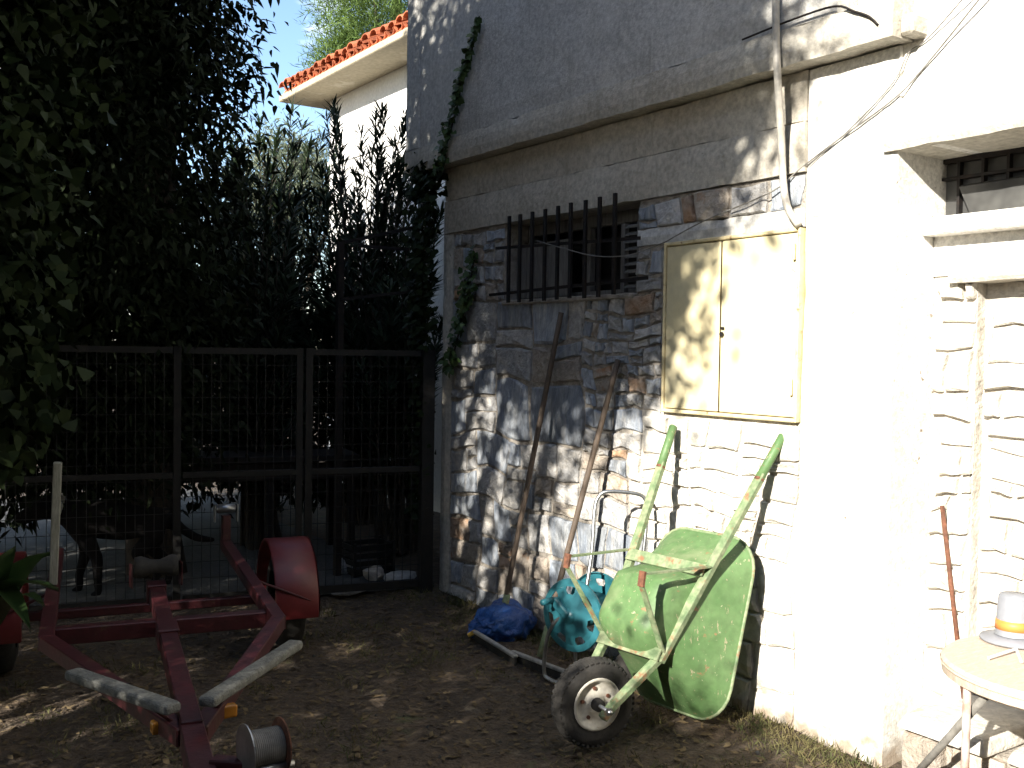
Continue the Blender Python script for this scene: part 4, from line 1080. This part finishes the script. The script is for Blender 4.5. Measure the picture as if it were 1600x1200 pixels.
b = MB(); b.lathe([(.018, .028), (.058, .026), (.062, .018), (.062, 0)], wc, wq, 18); b.build('hub', m_tyre, wheel, True)
b = MB(); b.tube([B(0, .19, -.15), B(0, .19, .15)], .009, 10); b.build('axle', m_steel, wb, True)
b = MB(); b.lathe([(0, .016), (.012, .016), (.012, 0)], B(0, .19, .128), wq, 6); b.build('axle_nut', m_steel, wb)

# ------------------------------------------------------------------ table at the right edge and what stands on it
tc = onZ(.664, 1680, 1040); tc = np.array([tc[0], tc[1], 0])
tl0 = onZ(.664, 1490, 1040); TR = np.linalg.norm((tl0 - tc)[:2])
tab = thing('round_table', 'round bleached wooden table at the right edge by the wall', 'table', tuple(tc))
b = MB(); b.lathe([(.60, 0), (.60, TR - .02), (.61, TR - .004), (.65, TR), (.66, TR - .012), (.664, 0)], tc, (0, 0, 1), 48); b.build('table_top', m_tabletop, tab)
b = MB(); b.lathe([(.636, TR + .000), (.641, TR + .003), (.646, TR + .001)], tc, (0, 0, 1), 48); b.build('edge_band', m_tabletop, tab)
lgp = onZ(.60, 1506, 1084)
for (x, y, z, mt) in ((lgp[0] + .05, lgp[1] + .02, .602, m_pipewhite), (tc[0] + .2, tc[1] - .15, .602, m_pipewhite), (tc[0] - .22, tc[1] - .16, .602, m_pipewhite), (tc[0] + .15, tc[1] + .2, .602, m_pipewhite)):
    b = MB(); b.tube([(x, y, z), (x, y, .0)], .013, 9); b.build('leg', mt, tab, True)
pA = onZ(.60, 1546, 1090)
dgn = np.array([pA[0] + .02, pA[1] + .02, .60]); gd = onZ(.0, 1395, 1250)
b = MB(); b.tube([dgn, gd], .013, 9)
tag(b.build('metal_pipe', m_cable, None, True), 'grey metal pipe propped diagonally against the round table', 'pipe')
hc = onZ(.665, 1584, 1002)
hat = thing('brimmed_container', 'grey plastic cylinder with wide brim and orange band on the table', 'container', tuple(hc))
b = MB(); b.lathe([(.0, .0), (.0, .104), (.006, .112), (.012, .110), (.022, .068), (.024, .0)], hc, (0, 0, 1), 32); b.build('brim', m_greyplastic, hat, True)
b = MB(); b.lathe([(.0245, .064), (.042, .061), (.158, .053), (.166, .048), (.168, 0)], hc, (0, 0, 1), 32); b.build('body', m_greyplastic, hat, True)
b = MB(); b.lathe([(.045, .0625), (.078, .0602), (.078, .0575), (.045, .0598)], hc, (0, 0, 1), 32, closed=True); b.build('band', m_orange, hat, True)
fr_ = thing('plastic_bracket', 'small white plastic bracket lying on the round table', 'bracket', tuple(onZ(.665, 1565, 1028)))
p = [onZ(.672, 1545, 1028), onZ(.678, 1588, 1014), onZ(.672, 1596, 1034)]
b = MB(); b.tube(p[:2], .005, 6); b.build('arm', m_white, fr_); b = MB(); b.tube(p[1:], .005, 6); b.build('arm', m_white, fr_)
rb_ = onZ(.30, 1506, 1092)
b = MB(); b.tube([onX(.215, 1472, 790), rb_], .009, 8)
rod = b.build('iron_rod', m_rust, None, True)
tag(rod, 'rusty iron rod leaning on the wall behind the round table', 'rod')

# ------------------------------------------------------------------ litter and dry grass
rng = np.random.default_rng(81)
N = 16000
lx = rng.uniform(-4.6, .0, N); ly = rng.uniform(1.8, 6.4, N)
k = (lx < -.02); lx, ly = lx[k], ly[k]; N = len(lx)
pos = np.stack([lx, ly, ground_z(lx, ly) + .004 + rng.random(N) * .008], -1)
ang = rng.uniform(0, 2 * math.pi, N)
ax = np.stack([np.cos(ang), np.sin(ang), rng.uniform(-.1, .35, N)], -1); nr = rnd_dirs(N, rng) * .45 + np.array([0, 0, 1])
L = rng.uniform(.015, .055, N); W = np.where(rng.random(N) < .5, L * .45, L * .10)
tag(link_quads('leaf_litter', leaf_quads(pos, ax, nr, L, W, .05), N, lf_dry, None, origin=(0, 0, 0)), 'dry leaf litter scattered over the dirt', None, None, 'stuff')
N = 9000
cl = rng.integers(0, 170, N); ccx = rng.uniform(-3.6, -.03, 170); ccy = rng.uniform(2.0, 6.2, 170)
nearwall = rng.random(170) < .4; ccx = np.where(nearwall, -.05 - .12 * rng.random(170), ccx)
px = ccx[cl] + rng.normal(size=N) * .06; py = ccy[cl] + rng.normal(size=N) * .08
px = np.minimum(px, -.03)
pos = np.stack([px, py, ground_z(px, py)], -1)
ax = rnd_dirs(N, rng) * .7 + np.array([0, 0, .7]); nr = rnd_dirs(N, rng)
L = rng.uniform(.02, .075, N)
tag(link_quads('dry_grass', leaf_quads(pos, ax, nr, L, np.full(N, .004)), N, lf_grass, None, origin=(0, 0, 0)), 'sparse dry grass tufts on the dirt', None, None, 'stuff')

N = 260
px = rng.uniform(-3.8, -.04, N); py = rng.uniform(1.9, 6.1, N); V, nq = [], 0
for x, y in zip(px, py):
    r_ = .004 + .012 * rng.random() ** 3; z = float(ground_z(x, y)); a = rng.uniform(0, 6.28)
    ring = [np.array([x + r_ * math.cos(a + k * 2.094) * rng.uniform(.7, 1.3), y + r_ * math.sin(a + k * 2.094) * rng.uniform(.7, 1.3), z + r_ * .2]) for k in range(3)]
    top = np.array([x, y, z + r_ * rng.uniform(.8, 1.3)]); bot = np.array([x, y, z - r_ * .5])
    for k in range(3):
        V += [ring[k], ring[(k + 1) % 3], top, ring[(k + 1) % 3], ring[k], bot]; nq += 2
tag(link_quads('pebbles', np.array(V), nq, m_paving, None, origin=(0, 0, 0), k=3), 'small pebbles scattered in the dirt', None, None, 'stuff')
